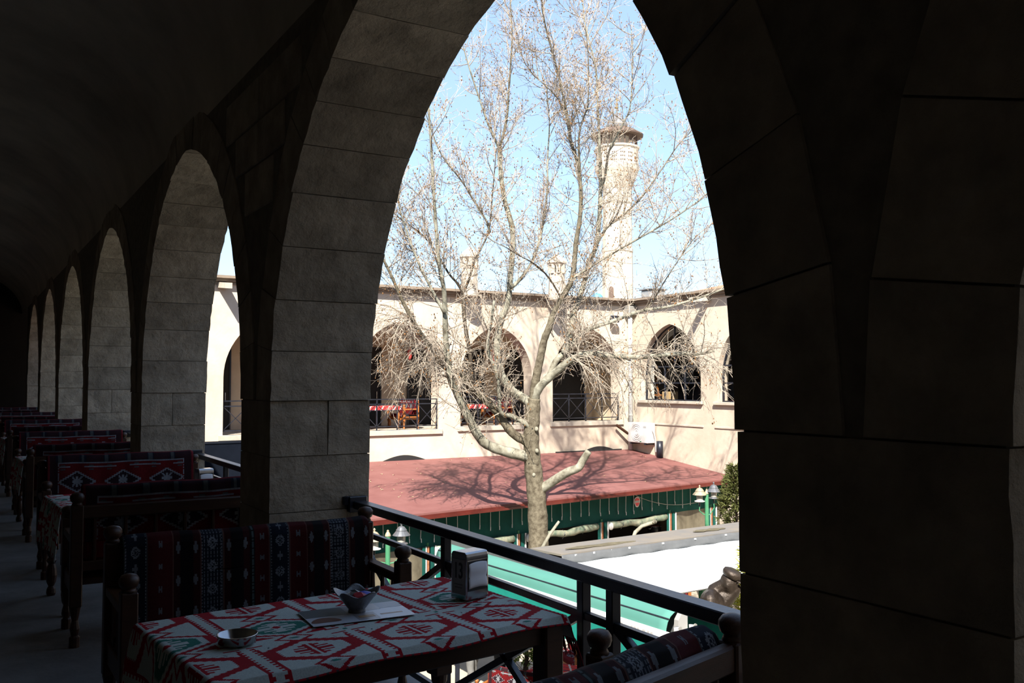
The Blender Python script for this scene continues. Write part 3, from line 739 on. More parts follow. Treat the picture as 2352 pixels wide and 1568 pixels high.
# cornices, ledges, roofs
def cornice(n, segs, axis):
    e = MB()
    for d0, d1, z0, z1 in segs:
        if axis == 'y': e.box(XO, XW + 0.2, YE - d1, YE + d0, z0, z1)
        else: e.box(XW - d1, XW + d0, Y0 - 0.4, YE - 0.32, z0, z1)
    return T(e.build('trim_%d' % n, m_cornice), None, None, kind='structure')
T(cornice(1, [(0.6, 0.06, 4.40, 4.48), (0.6, 0.16, 4.48, 4.56), (0.6, 0.30, 4.56, 4.64)], 'y'), 'brown stepped cornice along the end wing', 'cornice')
T(cornice(2, [(0.6, 0.06, 4.40, 4.48), (0.6, 0.16, 4.48, 4.56), (0.6, 0.30, 4.56, 4.64)], 'x'), 'brown stepped cornice along the opposite wing', 'cornice')
for i, (c, h, spr, ecc, sill, g) in enumerate(END):
    T(MB().cbox(c - h - 0.12, c + h + 0.12, YE - 0.07, YE + 0.2, sill - 0.16, sill + 0.0, 0.01).build('trim_%d' % (3 + i), m_ledge), 'pale stone ledge under arch %s of the end wing' % ('one', 'two', 'three', 'four', 'five')[i], 'ledge', kind='structure')
for i, (c, h, spr, ecc, sill, g) in enumerate(OPP[:2]):
    T(MB().cbox(XW - 0.10, XW + 0.2, c - h - 0.12, c + h + 0.12, sill - 0.10, sill, 0.01).build('trim_%d' % (9 + i), m_ledge), 'pale stone sill under %s glazed arch' % ('the first', 'the second')[i], 'sill', kind='structure')
    T(MB().cbox(XW - 0.03, XW + 0.1, c - h - 0.12, c + h + 0.12, 0.06, 0.12, 0.008).build('trim_%d' % (12 + i), m_ledge), 'thin string course below %s glazed arch' % ('the first', 'the second')[i], 'string course', kind='structure')
T(MB().box(XO, 26.6, YE + 0.55, 31.0, 4.1, 4.6).build('roof_end_wing', m_cornice), 'flat roof of the end wing', 'roof', kind='structure')
T(MB().box(XW + 0.45, 26.6, Y0 - 0.4, YE + 0.55, 4.1, 4.6).build('roof_opposite_wing', m_cornice), 'flat roof of the opposite wing', 'roof', kind='structure')
T(MB().box(XO, 26.6, YE + 0.5, 30.2, -0.2, 0.06).build('floor_end_wing', m_ledge), 'gallery floor of the end wing', 'floor', kind='structure')
T(MB().box(XW + 0.45, 26.6, Y0 - 0.4, YE + 0.5, -0.2, 0.06).build('floor_opposite_wing', m_floor), 'room floor of the opposite wing', 'floor', kind='structure')
mb = MB(); mb.box(XO - 0.2, 26.6, 29.9, 30.3, 0.0, 4.3); T(mb.build('wall_end_back', m_farin), 'beige back wall inside the end wing gallery', 'wall', kind='structure')
T(MB().box(21.85, 22.0, YE + 0.55, 29.9, 0.06, 4.1).build('wall_end_side', m_farin), 'beige side wall closing the end wing gallery', 'wall', kind='structure')
mb = MB()
for i in range(24): 
    a0, a1 = math.pi * i / 24, math.pi * (i + 1) / 24
    f = lambda a: (28.65 + 1.35 * math.cos(a), 3.15 + 0.9 * math.sin(a))
    (y0, z0), (y1, z1) = f(a0), f(a1); mb.add([(XO, y0, z0), (21.8, y0, z0), (21.8, y1, z1), (XO, y1, z1)], [(0, 1, 2, 3)])
T(mb.build('ceiling_end_wing', m_farin, smooth=True), 'beige vault over the end wing gallery', 'ceiling', kind='structure')
# dark glazed doors in the back wall of the end gallery
for i, (x, w_) in enumerate(((6.9, 1.1), (9.7, 1.2), (12.0, 1.3), (14.3, 1.1), (16.3, 1.0), (18.5, 1.7), (20.7, 1.4))):
    d = MB().box(x - w_ / 2, x + w_ / 2, 29.86, 29.90, 0.06, 2.75).build('door_%d' % (i + 1), m_dark)
    T(d, 'dark door number %s from the left in the back wall of the end gallery' % ('one', 'two', 'three', 'four', 'five', 'six', 'seven')[i], 'door', kind='structure')
    MB().box(x - w_ / 2 - 0.05, x - w_ / 2, 29.83, 29.90, 0.06, 2.8).box(x + w_ / 2, x + w_ / 2 + 0.05, 29.83, 29.90, 0.06, 2.8).box(x - w_ / 2, x + w_ / 2, 29.83, 29.90, 2.75, 2.8).build('door_frame', m_iron, d)
    MB().box(x + w_ / 2 - 0.14, x + w_ / 2 - 0.11, 29.82, 29.86, 1.0, 1.25).build('door_handle', m_chrome, d)
# railings of the end gallery
LABR = ('far left arch, glimpsed beside the dark pier', 'third arch, behind the left branches', 'fourth arch, behind the plane tree', 'fifth arch, next to the drainpipe')
for i, (c, h, spr, ecc, sill, g) in enumerate(END[1:]):
    e = empty('far_railing', (c, YE + 0.12, sill)); T(e, 'thin black end wing railing in the ' + LABR[i], 'railing', 'railings of the end wing')
    y = YE + 0.10
    for z in (0.98, 0.83, 0.12): MB().box(c - h, c + h, y - 0.018, y + 0.018, sill + z - 0.02, sill + z + 0.012).build('rail', m_iron, e)
    n_ = 4
    for q in range(n_ + 1):
        x = c - h + 0.02 + (2 * h - 0.04) * q / n_; MB().box(x - 0.018, x + 0.018, y - 0.018, y + 0.018, sill, sill + 0.97).build('post', m_iron, e)
        if q < n_:
            x2 = x + (2 * h - 0.04) / n_
            MB().bar((x, y, sill + 0.12), (x2, y, sill + 0.83), 0.014, 0.02).build('brace', m_iron, e); MB().bar((x2, y, sill + 0.12), (x, y, sill + 0.83), 0.014, 0.02).build('brace', m_iron, e)
            xm = (x + x2) / 2; MB().box(xm - 0.12, xm + 0.12, y - 0.012, y + 0.012, sill + 0.36, sill + 0.59).build('centre_panel', m_iron, e) if False else None
# furniture in the end gallery
def far_bench(loc, rz, lab, wood=m_wood2):
    global fb
    if fb is None: fb = make_bench('medal', m_wood2, False); o = fb
    else: o = copy_tree(fb)
    o.location = loc; o.rotation_euler = (0, 0, rz); T(o, lab, 'bench', 'sunlit honey coloured benches'); return o
fb = None
def far_table(loc, rz, lab, clab):
    global ft
    if ft is None:
        e = empty('honey_table'); 
        MB().cbox(-0.6, 0.6, -0.4, 0.4, 0.70, 0.735, 0.006).build('tabletop', m_wood2, e, local=True)
        for sx in (-1, 1):
            for sy in (-1, 1): MB().lathe(LEG, (sx * 0.53, sy * 0.33, 0), 8).cbox(sx * 0.53 - 0.035, sx * 0.53 + 0.035, sy * 0.33 - 0.035, sy * 0.33 + 0.035, 0.34, 0.70, 0.005).build('leg', m_wood2, e, local=True)
        c = empty('red_tablecloth')
        def fn(u, v):
            x = (u - 0.5) * 1.5; y = (v - 0.5) * 1.1; z = 0.742
            ex = max(0, abs(x) - 0.61); ey = max(0, abs(y) - 0.41)
            return (math.copysign(min(abs(x), 0.612 + ex * 0.1), x), math.copysign(min(abs(y), 0.412 + ey * 0.1), y), z - max(ex, ey))
        woven('cloth', fn, lambda u, v: (CREAM if (tri(u * 7 + abs(v - .5) * 3) > 0.82 or abs(u - .5) > 0.47) else ((0.42, 0.03, 0.03) if tri(v * 6) > 0.2 else (0.06, 0.03, 0.05))), 60, 44, c, thick=0.004)
        ft = (e, c)
    else: e, c = copy_tree(ft[0]), copy_tree(ft[1])
    for o in (e, c): o.location = loc; o.rotation_euler = (0, 0, rz)
    T(e, lab, 'table', 'sunlit honey coloured tables'); T(c, clab, 'tablecloth', 'red cloths on sunlit tables')
ft = None
Z1 = 0.06
for i, (x, nm) in enumerate(((8.0, 'far left arch'), (12.0, 'third arch'), (15.63, 'fourth arch'))):
    if i: far_table((x - 0.2, 27.9, Z1), 0, 'wooden table on the end gallery in its %s' % nm, 'red cloth on the end gallery table in its %s' % nm)
    far_bench((x + 0.95, 27.95, Z1), -math.pi / 2 , 'honey wooden bench on the end gallery, right of the table in its %s' % nm)
    if i: far_bench((x - 1.35, 27.95, Z1), math.pi / 2, 'honey wooden bench on the end gallery, left of the table in its %s' % nm)
# dark parapet band under the far left arch
T(MB().box(3.2, 7.05, 25.9, 26.0, -3.2, -0.12).box(3.2, 7.05, 25.9, 26.75, -0.14, -0.10).build('tarpaulin_screen', m_navy), 'dark navy tarpaulin screen below the far left arch', 'screen')

# opposite wing: glazed arches with black frames and a room behind
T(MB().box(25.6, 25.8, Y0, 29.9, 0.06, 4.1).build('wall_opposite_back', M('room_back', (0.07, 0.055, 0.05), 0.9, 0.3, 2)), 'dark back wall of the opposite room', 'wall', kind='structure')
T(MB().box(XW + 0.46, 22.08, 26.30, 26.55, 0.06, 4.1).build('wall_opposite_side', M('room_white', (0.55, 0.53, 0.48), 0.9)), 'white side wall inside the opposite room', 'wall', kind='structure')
for i, (c, h, spr, ecc, sill, g) in enumerate(OPP[:2]):
    xg = XW + 0.22
    wn = T(empty('window_%d' % (i + 1), (xg, c, sill)), 'black framed arched window ' + ('nearest the drainpipe' if i == 0 else 'partly hidden by the dark pier'), 'window', kind='structure')
    pts = [(c - h * math.cos(math.pi * q / 20)) for q in range(21)]; out = [(c - h, sill)] + [(y, max(spr, arch_z(y - c, h, spr, ecc))) for y in pts] + [(c + h, sill)]
    inn = [(c + (y - c) * (1 - 0.05 / h), sill + (z - sill) * 0.975 + 0.04) for y, z in out]
    fr = MB()
    for q in range(len(out)):
        a, b = q, (q + 1) % len(out)
        fr.slab([(xg, out[a][0], out[a][1]), (xg, out[b][0], out[b][1]), (xg, inn[b][0], inn[b][1]), (xg, inn[a][0], inn[a][1])], (0.06, 0, 0))
    fr.build('frame', m_iron, wn)
    for z in (sill + 0.62, sill + 1.20):
        MB().box(xg, xg + 0.05, c - h, c + h, z - 0.025, z + 0.025).build('glazing_bar', m_iron, wn)
    for y in (c - h / 3, c + h / 3):
        MB().box(xg, xg + 0.05, y - 0.025, y + 0.025, sill, sill + 1.20).build('glazing_bar', m_iron, wn)
    MB().box(xg, xg + 0.05, c - 0.02, c + 0.02, sill + 1.2, arch_z(0, h, spr, ecc) - 0.03).build('glazing_bar', m_iron, wn)
    MB().add([(xg + 0.03, y, z) for y, z in out], [tuple(range(len(out)))]).build('pane', m_pane, wn)
# easel, box, white appliance inside
e = empty('easel', (22.7, 27.1, 0.9)); T(e, 'wooden artist easel behind the arched window', 'easel')
b0 = Vector((22.7, 27.1, 0.06))
MB().bar(b0 + Vector((0, 0.35, 0.845)), b0 + Vector((0, 0.06, 2.15)), 0.05, 0.05).build('leg', m_wood2, e); MB().bar(b0 + Vector((0, -0.35, 0.845)), b0 + Vector((0, -0.06, 2.15)), 0.05, 0.05).build('leg', m_wood2, e)
MB().bar(b0 + Vector((0, 0, 0.845)), b0 + Vector((0, 0, 2.4)), 0.05, 0.05).build('mast', m_wood2, e); MB().box(22.63, 22.77, 26.7, 27.5, 1.05, 1.12).build('tray', m_wood2, e)
MB().box(22.63, 22.77, 26.8, 27.4, 1.75, 1.80).build('crossbar', m_wood2, e)
T(MB().box(22.2, 25.5, 22.2, 28.2, 0.06, 0.9).build('work_bench', m_dark), 'dark work bench inside the arched window', 'work bench')
T(MB().cbox(22.75, 23.15, 26.2, 26.65, 0.901, 1.22, 0.01).build('cardboard_box', M('cardboard', (0.55, 0.36, 0.17), 0.9, 0.1, 5)), 'brown cardboard box behind the arched window', 'box')
e = empty('wall_unit', (25.4, 29.0, 1.6)); T(e, 'white air conditioner hung inside the arched window room', 'air conditioner')
MB().cbox(25.25, 25.6, 28.0, 29.6, 1.6, 2.05, 0.03).build('casing', m_white, e); MB().box(25.23, 25.25, 28.1, 29.5, 1.63, 1.68).build('louvre', m_dark, e)
T(MB().cbox(22.6, 23.4, 20.9, 22.0, 0.06, 1.7, 0.01).build('wooden_cabinet', m_wood2), 'honey wooden cabinet behind the half hidden arched window', 'cabinet')

# drainpipe, outdoor air conditioner, pipe stub, water spouts, floodlight
e = empty('drainpipe', (21.20, 26.60, -0.2)); T(e, 'grey drainpipe in the corner of the two wings', 'drainpipe')
MB().tube([(21.20, 26.60, -0.9), (21.20, 26.60, 4.1)], 0.085, 12).build('pipe', M('zinc', (0.42, 0.43, 0.42), 0.5, 0.15, 3, metal=0.3), e, smooth=True)
for z in (0.35, 1.65, 2.85): MB().lathe([(0.085, 0), (0.105, 0.0), (0.105, 0.05), (0.085, 0.05)], (21.20, 26.60, z), 12).build('clip', m_lamp, e)
MB().cbox(21.02, 21.39, 26.42, 26.79, 4.05, 4.38, 0.02).build('hopper', m_lamp, e)
e = empty('air_conditioner', (21.1, 26.05, -0.62)); T(e, 'white outdoor air conditioner fixed to the corner wall above the red roof', 'air conditioner')
MB().cbox(20.98, 21.36, 25.40, 26.50, -0.60, 0.12, 0.02).build('casing', m_white, e)
m_grille = M('grille', (0.55, 0.55, 0.54), 0.5)
for r in (0.08, 0.16, 0.24, 0.30):
    n_ = 24; MB().tube([(20.972, 25.98 + r * math.cos(2 * math.pi * q / n_), -0.24 + r * math.sin(2 * math.pi * q / n_)) for q in range(n_ + 1)], 0.008, 4, False).build('fan_grille_ring', m_grille, e)
MB().box(20.974, 20.98, 25.45, 25.62, -0.05, 0.02).build('badge', M('badge_grey', (0.35, 0.36, 0.36), 0.5), e); MB().box(20.974, 20.98, 25.72, 25.82, -0.56, -0.53).build('badge', m_gpost, e)
for y in (25.55, 26.35): MB().box(20.98, 21.40, y - 0.03, y + 0.03, -0.66, -0.60).build('bracket', m_iron, e)
MB().tube([(21.2, 25.40, -0.1), (21.2, 25.30, -0.2), (21.25, 25.28, -0.4), (21.3, 25.30, -0.9)], 0.02, 6).build('refrigerant_pipe', m_white, e)
T(MB().tube([(21.26, 25.05, -1.08), (21.26, 25.05, -0.5)], 0.12, 12).build('vent_pipe', m_iron, smooth=True), 'short dark vent pipe beside the outdoor air conditioner', 'pipe')
T(MB().tube([(20.55, 26.62, 0.02), (21.0, 26.5, -0.30)], 0.05, 8).build('overflow_pipe', m_wood), 'small brown overflow pipe left of the outdoor air conditioner', 'pipe')
for i, x in enumerate((6.45, 17.75)):
    T(MB().slab([(x - 0.14, YE, 4.30), (x + 0.14, YE, 4.30), (x + 0.10, YE - 0.75, 4.22), (x - 0.10, YE - 0.75, 4.22)], (0, 0, 0.16)).build('water_spout', m_ledge), 'stone water spout under the cornice %s' % ('seen beside the dark pier' if i == 0 else 'above the plane tree fork'), 'water spout', 'stone water spouts')
T(MB().slab([(XW, 22.55, 4.30), (XW, 22.83, 4.30), (XW - 0.75, 22.79, 4.22), (XW - 0.75, 22.59, 4.22)], (0, 0, 0.16)).build('water_spout', m_ledge), 'stone water spout under the cornice beside the right edge of the arch', 'water spout', 'stone water spouts')
e = empty('floodlight', (20.4, 26.6, 3.9)); T(e, 'small black floodlight on the end wall near the drainpipe', 'floodlight')
MB().cbox(20.25, 20.6, 26.45, 26.6, 3.75, 4.0, 0.02).build('housing', m_iron, e); MB().bar((20.42, 26.6, 3.88), (20.42, 26.8, 3.88), 0.04, 0.04).build('arm', m_iron, e)
# dark tops of the ground floor arches above the red roof
for i, x in enumerate((12.2, 19.9)):
    pts = [(x - 0.75 + 1.5 * q / 12, YE - 0.035, -0.905 + 0.17 * math.sin(math.pi * q / 12)) for q in range(13)]
    T(MB().slab(pts + [(x + 0.75, YE - 0.035, -0.91), (x - 0.75, YE - 0.035, -0.91)], (0, 0.03, 0)).build('arch_head', m_black), 'black top of a ground floor arch above the red roof, %s' % ('left of the tree' if i == 0 else 'right of the tree'), 'arch top', 'ground floor arch tops')
T(MB().box(18.0, 20.9, YE - 0.05, YE, -0.98, -0.86).build('trim_20', m_dark), 'black flashing where the red roof meets the wall', 'flashing', kind='structure')
# clay roof hump at the right
T(MB().slab([(21.9, 18.0, 4.62), (21.9, 24.2, 4.62), (24.2, 21.0, 5.3), (24.2, 18.0, 5.3)], (0, 0, 0.12)).build('tiled_roof', m_tile), 'orange clay tiled roof slope above the opposite wing', 'roof')

# chimneys and minaret
def chimney(px, dpt, topz, wd, lab):
    b = at(px, 690, dpt); e = empty('chimney', (b.x, b.y, 4.5)); T(e, lab, 'chimney', 'stone chimneys'); c = (b.x, b.y, 0); n_ = 8
    MB().lathe([(wd, 4.4), (wd * 0.88, topz - 0.62)], c, n_).build('shaft', m_minar, e)
    MB().lathe([(wd * 0.72, topz - 0.62), (wd * 0.72, topz - 0.35)], c, n_).build('flue', m_dark, e)
    for q in range(n_):
        a = 2 * math.pi * (q + 0.5) / n_; MB().tube([(b.x + wd * 0.8 * math.cos(a), b.y + wd * 0.8 * math.sin(a), topz - 0.64), (b.x + wd * 0.8 * math.cos(a), b.y + wd * 0.8 * math.sin(a), topz - 0.33)], wd * 0.24, 5).build('flue_post', m_minar, e)
    MB().lathe([(wd * 0.9, topz - 0.35), (wd * 1.15, topz - 0.28), (wd * 1.15, topz - 0.22), (wd * 0.6, topz - 0.06), (0.1, topz), (0.0, topz + 0.08)], c, n_).build('cap', m_minar, e)
chimney(1279, 31.5, 5.95, 0.31, 'stone chimney with a cap, left of the minaret')
chimney(1078, 30.0, 5.95, 0.30, 'stone chimney standing behind the left tree branches')
mc = at(1419, 690, 60); MX, MY = mc.x, mc.y
e = empty('minaret', (MX, MY, GZ)); T(e, 'tall pale stone minaret with a brown canopy and grey dome', 'minaret')
c = (MX, MY, 0)
MB().lathe([(1.3, GZ - 0.2), (1.15, 4), (1.02, 6.9), (1.0, 10.0), (0.98, 10.05), (1.03, 10.1), (1.03, 10.3), (0.97, 10.35), (0.95, 13.2), (1.0, 13.3), (1.0, 13.5), (0.95, 13.6), (0.96, 14.2)], c, 12).build('shaft', m_minar, e)
MB().lathe([(0.96, 14.2), (1.08, 14.5), (1.10, 14.6), (1.22, 14.9), (1.25, 15.0), (1.40, 15.35), (1.44, 15.45), (1.48, 15.65)], c, 16).build('corbel', m_minar, e)
MB().lathe([(1.40, 15.65), (1.40, 16.85), (1.48, 16.88), (1.48, 17.0)], c, 16).build('balcony', m_minar, e)
for q in range(16):
    a = 2 * math.pi * q / 16
    for kx in (-0.12, 0, 0.12):
        for kz in (15.95, 16.2, 16.45):
            aa = a + kx / 1.4; MB().ell((MX + 1.39 * math.cos(aa), MY + 1.39 * math.sin(aa), kz), (0.045, 0.045, 0.045), 6, 4).build('lattice_hole', m_eave, e) if (abs(((aa - math.atan2(-MY, -MX)) + math.pi) % (2 * math.pi) - math.pi) < 1.3) else None
for q in range(24):
    a = 2 * math.pi * q / 24; MB().tube([(MX + 1.3 * math.cos(a), MY + 1.3 * math.sin(a), 17.0), (MX + 1.3 * math.cos(a), MY + 1.3 * math.sin(a), 17.75)], 0.045, 5).build('balcony_post', m_eave, e)
MB().lathe([(0.85, 17.0), (0.85, 18.2)], c, 12).build('core', m_minar, e)
MB().lathe([(1.35, 17.7), (1.72, 17.72), (1.74, 17.82), (1.2, 18.15), (0.75, 18.3)], c, 24).build('canopy', m_eave, e)
MB().lathe([(0.75, 18.25), (0.72, 18.5), (0.60, 18.82), (0.38, 19.1), (0.12, 19.34), (0.0, 19.4)], c, 18).build('dome', m_lead, e, smooth=True)
MB().lathe([(0.03, 19.38), (0.03, 19.6), (0.11, 19.7), (0.03, 19.8), (0.09, 19.95), (0.02, 20.05), (0.06, 20.2), (0.0, 20.5)], c, 8).build('finial', M('brass', (0.5, 0.36, 0.14), 0.4, metal=0.6), e)
dv = Vector((-MX, -MY, 0)).normalized(); sd_ = Vector((dv.y, -dv.x, 0)) * -1
for z, so in ((7.2, -0.42), ):
    p = Vector((MX, MY, z)) + dv * 0.93 + sd_ * so; q = MB(); q.m = Matrix.Translation(p) @ Matrix.Rotation(math.atan2(dv.y, dv.x), 4, 'Z')
    q.slab([(0, -0.16, -0.65)] + [(0, 0.16 * math.cos(math.pi + math.pi * k / 6), 0.35 + 0.2 * math.sin(math.pi * k / 6)) for k in range(7)] + [(0, 0.16, -0.65)], (0.12, 0, 0)); q.build('slit_window', m_eave, e)
# roof clutter: water tank and a blue dish-like dome
e = empty('water_tank', at(1500, 672, 34)); T(e, 'small grey water tank on the roof right of the minaret', 'tank'); b = at(1500, 672, 34)
MB().cbox(b.x - 0.35, b.x + 0.35, b.y - 0.3, b.y + 0.3, 4.62, 4.98, 0.04).build('tank_body', m_lamp, e); MB().cbox(b.x - 0.4, b.x + 0.4, b.y - 0.35, b.y + 0.35, 4.98, 5.03, 0.01).build('lid', m_lead, e)
b = at(1371, 682, 34); T(MB().ell((b.x, b.y, 4.72), (0.22, 0.22, 0.16), 10, 6).build('blue_tarpaulin_bundle', M('blue', (0.10, 0.32, 0.62), 0.6), smooth=True), 'small bright blue bundle on the roof left of the minaret', 'bundle')

# ------------------------------------------------------------------ red roof pavilion in the corner
def roof_z(y): return -0.9 - 0.1056 * (26.8 - y)
EL = Vector((6.9, 19.96, 0)); ER = Vector((21.4, 21.40, 0)); ev = (ER - EL).normalized(); en = Vector((-ev.y, ev.x, 0))   # en points to the back
elen = (ER - EL).length
def ep(s_, back, z): p = EL + ev * s_ + en * back; return Vector((p.x, p.y, z))
pav = empty('pavilion', (14, 23, GZ)); T(pav, 'low pavilion with a red sheet roof and green canvas front in the courtyard corner', 'pavilion')
MB().slab([(6.9, 19.96, roof_z(19.96)), (21.4, 21.40, roof_z(21.4)), (21.4, 26.8, -0.9), (6.9, 26.8, -0.9)], (0, 0, -0.05)).build('roof_sheet', m_roof, pav)
ez = lambda s_: roof_z((EL + ev * s_).y)
for o_, h0, h1 in ((0.0, -0.095, -0.045), (-0.045, -0.15, -0.09)):
    f = MB(); f.add([ep(0, o_ - 0.03, ez(0) + h0), ep(elen, o_ - 0.03, ez(elen) + h0), ep(elen, o_ - 0.03, ez(elen) + h1), ep(0, o_ - 0.03, ez(0) + h1),
                     ep(0, o_ + 0.05, ez(0) + h0), ep(elen, o_ + 0.05, ez(elen) + h0), ep(elen, o_ + 0.05, ez(elen) + h1), ep(0, o_ + 0.05, ez(0) + h1)],
                    [(0, 1, 2, 3), (7, 6, 5, 4), (3, 2, 6, 7), (4, 5, 1, 0), (0, 3, 7, 4), (1, 5, 6, 2)]); f.build('fascia', m_redtrim, pav)
BK = 0.60                                               # front canvas stands back under the eave
zb = lambda s_: -2.57 + 0.15 * s_ / elen
def val(u, v): s_ = u * elen; return ep(s_, BK + 0.015 * math.sin(s_ * 7), lerp(ez(s_) - 0.06, zb(s_), v))
vl = MB().grid(val, 60, 4).build('canvas_valance', m_green, pav)
n_ = 40
for i in range(n_):
    s_ = 0.3 + (elen - 0.5) * i / n_ + jit(0.05); z1 = zb(s_) + 0.27 + jit(0.10)
    MB().tube([ep(s_, BK - 0.05, ez(s_) - 0.12), ep(s_ + jit(0.02), BK - 0.05, z1)], 0.0085, 4).build('strap', m_white, vl)
    MB().tube([ep(s_, BK - 0.055, z1 + 0.02), ep(s_ + jit(0.01), BK - 0.055, z1 - 0.08)], 0.013, 5).build('strap_weight', m_white, vl)
def s_of(px):                                           # place along the front for a picture column
    r = at(px, 1200, 1.0) - Vector((0, 0, EYE)); p = EL + en * BK
    t = (r.x * p.y - r.y * p.x) / (r.y * ev.x - r.x * ev.y); return t
posts = [s_of(p) for p in (982, 1190, 1381, 1538, 1632)]
for i, s_ in enumerate([0.15] + posts):
    MB().tube([ep(s_, BK + 0.02, GZ), ep(s_, BK + 0.02, zb(s_) + 0.1)], 0.05, 8).build('post', m_gpost, pav)
    if i:
        w_ = 0.16
        for k_, (o_, mm, ww) in enumerate(((-0.14, m_green, 0.10), (-0.02, m_rust, 0.05), (0.10, m_green, 0.10), (0.20, m_white, 0.045), (-0.085, m_white, 0.035))):
            p0 = ep(s_ + o_ - ww / 2, BK - 0.06, GZ + 0.6); p1 = ep(s_ + o_ + ww / 2, BK - 0.06, GZ + 0.6)
            MB().slab([p0, p1, ep(s_ + o_ + ww / 2, BK - 0.06, zb(s_) + 0.02), ep(s_ + o_ - ww / 2, BK - 0.06, zb(s_) + 0.02)], -en * 0.02).build('curtain_edge', mm, pav)
def roll(sa, sb, nm='rolled_curtain'):
    n2 = 14; pts = []; rr = []
    for q in range(n2 + 1):
        s_ = lerp(sa, sb, q / n2); pts.append(ep(s_, BK - 0.04, zb(s_) - 0.08 - 0.08 * math.sin(math.pi * q / n2) * (0.6 + 0.4 * math.sin(q)))); rr.append(0.105 + jit(0.018))
    o = MB().tube(pts, rr, 8).build(nm, M('rolled_plastic', (0.27, 0.25, 0.18), 0.4, vscale=6, col2=(0.06, 0.11, 0.08), bump=0.5, bscale=8), pav, smooth=True)
    for q in (3, 7, 11): MB().tube([pts[q] + Vector((0, 0, 0.12)), pts[q] - en * 0.12, pts[q] + Vector((0, 0, -0.14))], 0.012, 5).build('tie', m_iron, o)
roll(posts[0] + 0.22, posts[1] - 0.2); roll(posts[1] + 0.22, posts[2] - 0.2); roll(posts[2] + 0.22, posts[3] - 0.2)
for s_ in (posts[0] + 0.27, posts[1] + 0.27, posts[2] + 0.27):
    MB().ell(ep(s_, BK - 0.12, zb(s_) - 0.12), (0.09, 0.06, 0.11), 10, 6).build('curtain_pulley', m_white, pav, smooth=True)
def sheet(sa, sb, nm):
    def fn(u, v): s_ = lerp(sa, sb, u); return ep(s_, BK + 0.03 * math.sin(u * 13 + v * 4) + 0.02 * math.sin(v * 9), lerp(GZ + 0.3, zb(s_), v))
    MB().grid(fn, 24, 16).build(nm, m_plastic, pav, smooth=True)
sheet(0.2, posts[0] - 0.15, 'plastic_curtain'); sheet(posts[3] + 0.2, elen - 0.2, 'plastic_curtain')
MB().slab([ep(0, 3.6, GZ), ep(elen, 3.6, GZ), ep(elen, 3.6, -1.4), ep(0, 3.6, -1.4)], (0, 0.05, 0)).build('back_panel', m_dark, pav)
MB().slab([ep(0.05, 0.7, GZ), ep(0.05, 3.6, GZ), ep(0.05, 3.6, -1.5), ep(0.05, 0.7, -1.75)], ev * 0.05).build('side_panel', m_dark, pav)
MB().slab([ep(posts[0] + 1.0, 1.4, GZ), ep(posts[0] + 1.9, 1.4, GZ), ep(posts[0] + 1.9, 1.4, -2.3), ep(posts[0] + 1.0, 1.4, -2.3)], (0, 0.05, 0)).build('wooden_door', M('door_wood', (0.30, 0.12, 0.05), 0.6, 0.3, 6), pav)
MB().slab([ep(0.1, 0.8, GZ + 0.01), ep(elen - 0.1, 0.8, GZ + 0.01), ep(elen - 0.1, 3.6, GZ + 0.01), ep(0.1, 3.6, GZ + 0.01)], (0, 0, 0.02)).build('pavilion_floor', m_dark, pav)
MB().tube([ep(s_of(1448), BK - 0.07, ez(8) - 0.16)] + [ep(lerp(s_of(1448), s_of(1600), q / 8), BK - 0.08, lerp(-1.75, -2.2, (q / 8)) - 0.18 * math.sin(math.pi * q / 8)) for q in range(1, 9)], 0.008, 4).build('drooping_cable', m_lamp, pav)
# round red and white sticker on the canvas
e = empty('logo_sign', ep(s_of(1460), BK - 0.07, -1.98)); T(e, 'small red and white shield sign on the green canvas', 'sign'); q0 = ep(s_of(1460), BK - 0.06, -1.98)
def shield(sc, off): 
    pts = [(0.11 * math.cos(a), 0.11 * math.sin(a) + 0.02) for a in [math.pi * (k / 10) for k in range(11)]] + [(-0.10, -0.02), (-0.05, -0.12), (0.0, -0.14), (0.05, -0.12), (0.10, -0.02)]
    return [q0 + ev * (x * sc) + Vector((0, 0, z * sc)) - en * off for x, z in pts]
MB().slab(shield(1.15, 0.0), -en * 0.01).build('white_edge', m_white, e); MB().slab(shield(0.92, 0.012), -en * 0.008).build('red_field', M('sign_red', (0.6, 0.04, 0.05), 0.5), e)
MB().slab([q0 + ev * x + Vector((0, 0, z)) - en * 0.022 for x, z in ((-0.10, -0.02), (0.10, -0.02), (0.10, 0.035), (-0.10, 0.035))], -en * 0.006).build('white_band', m_white, e)
MB().slab([q0 + ev * x + Vector((0, 0, z)) - en * 0.030 for x, z in ((-0.08, -0.005), (0.08, -0.005), (0.08, 0.012), (-0.08, 0.012))], -en * 0.004).build('print_line', M('sign_print', (0.25, 0.22, 0.20), 0.6), e)

# ------------------------------------------------------------------ lamp posts
def lantern(parent, c, mt):
    l_ = MB().lathe([(0.135, 0.0), (0.15, 0.015), (0.14, 0.03), (0.10, 0.04), (0.095, 0.06)], c, 14).build('lantern_base', m_white if mt is m_lampw else mt, parent)
    MB().lathe([(0.09, 0.05), (0.095, 0.20)], c, 12).build('lantern_glass', m_glassd, l_)
    MB().lathe([(0.19, 0.195), (0.20, 0.20), (0.115, 0.30), (0.125, 0.31), (0.07, 0.38), (0.02, 0.40), (0.02, 0.43), (0.03, 0.445), (0.0, 0.48)], c, 16).build('lantern_roof', mt, l_, smooth=False)
    MB().tube([(c[0], c[1], c[2] - 0.14), (c[0], c[1], c[2])], 0.02, 6).build('lantern_stem', m_iron, l_)
m_lampw = M('cream_lamp', (0.30, 0.25, 0.17), 0.5, 0.1, 6); m_lampg = M('grey_lamp', (0.13, 0.135, 0.145), 0.4, 0.1, 6, metal=0.4)
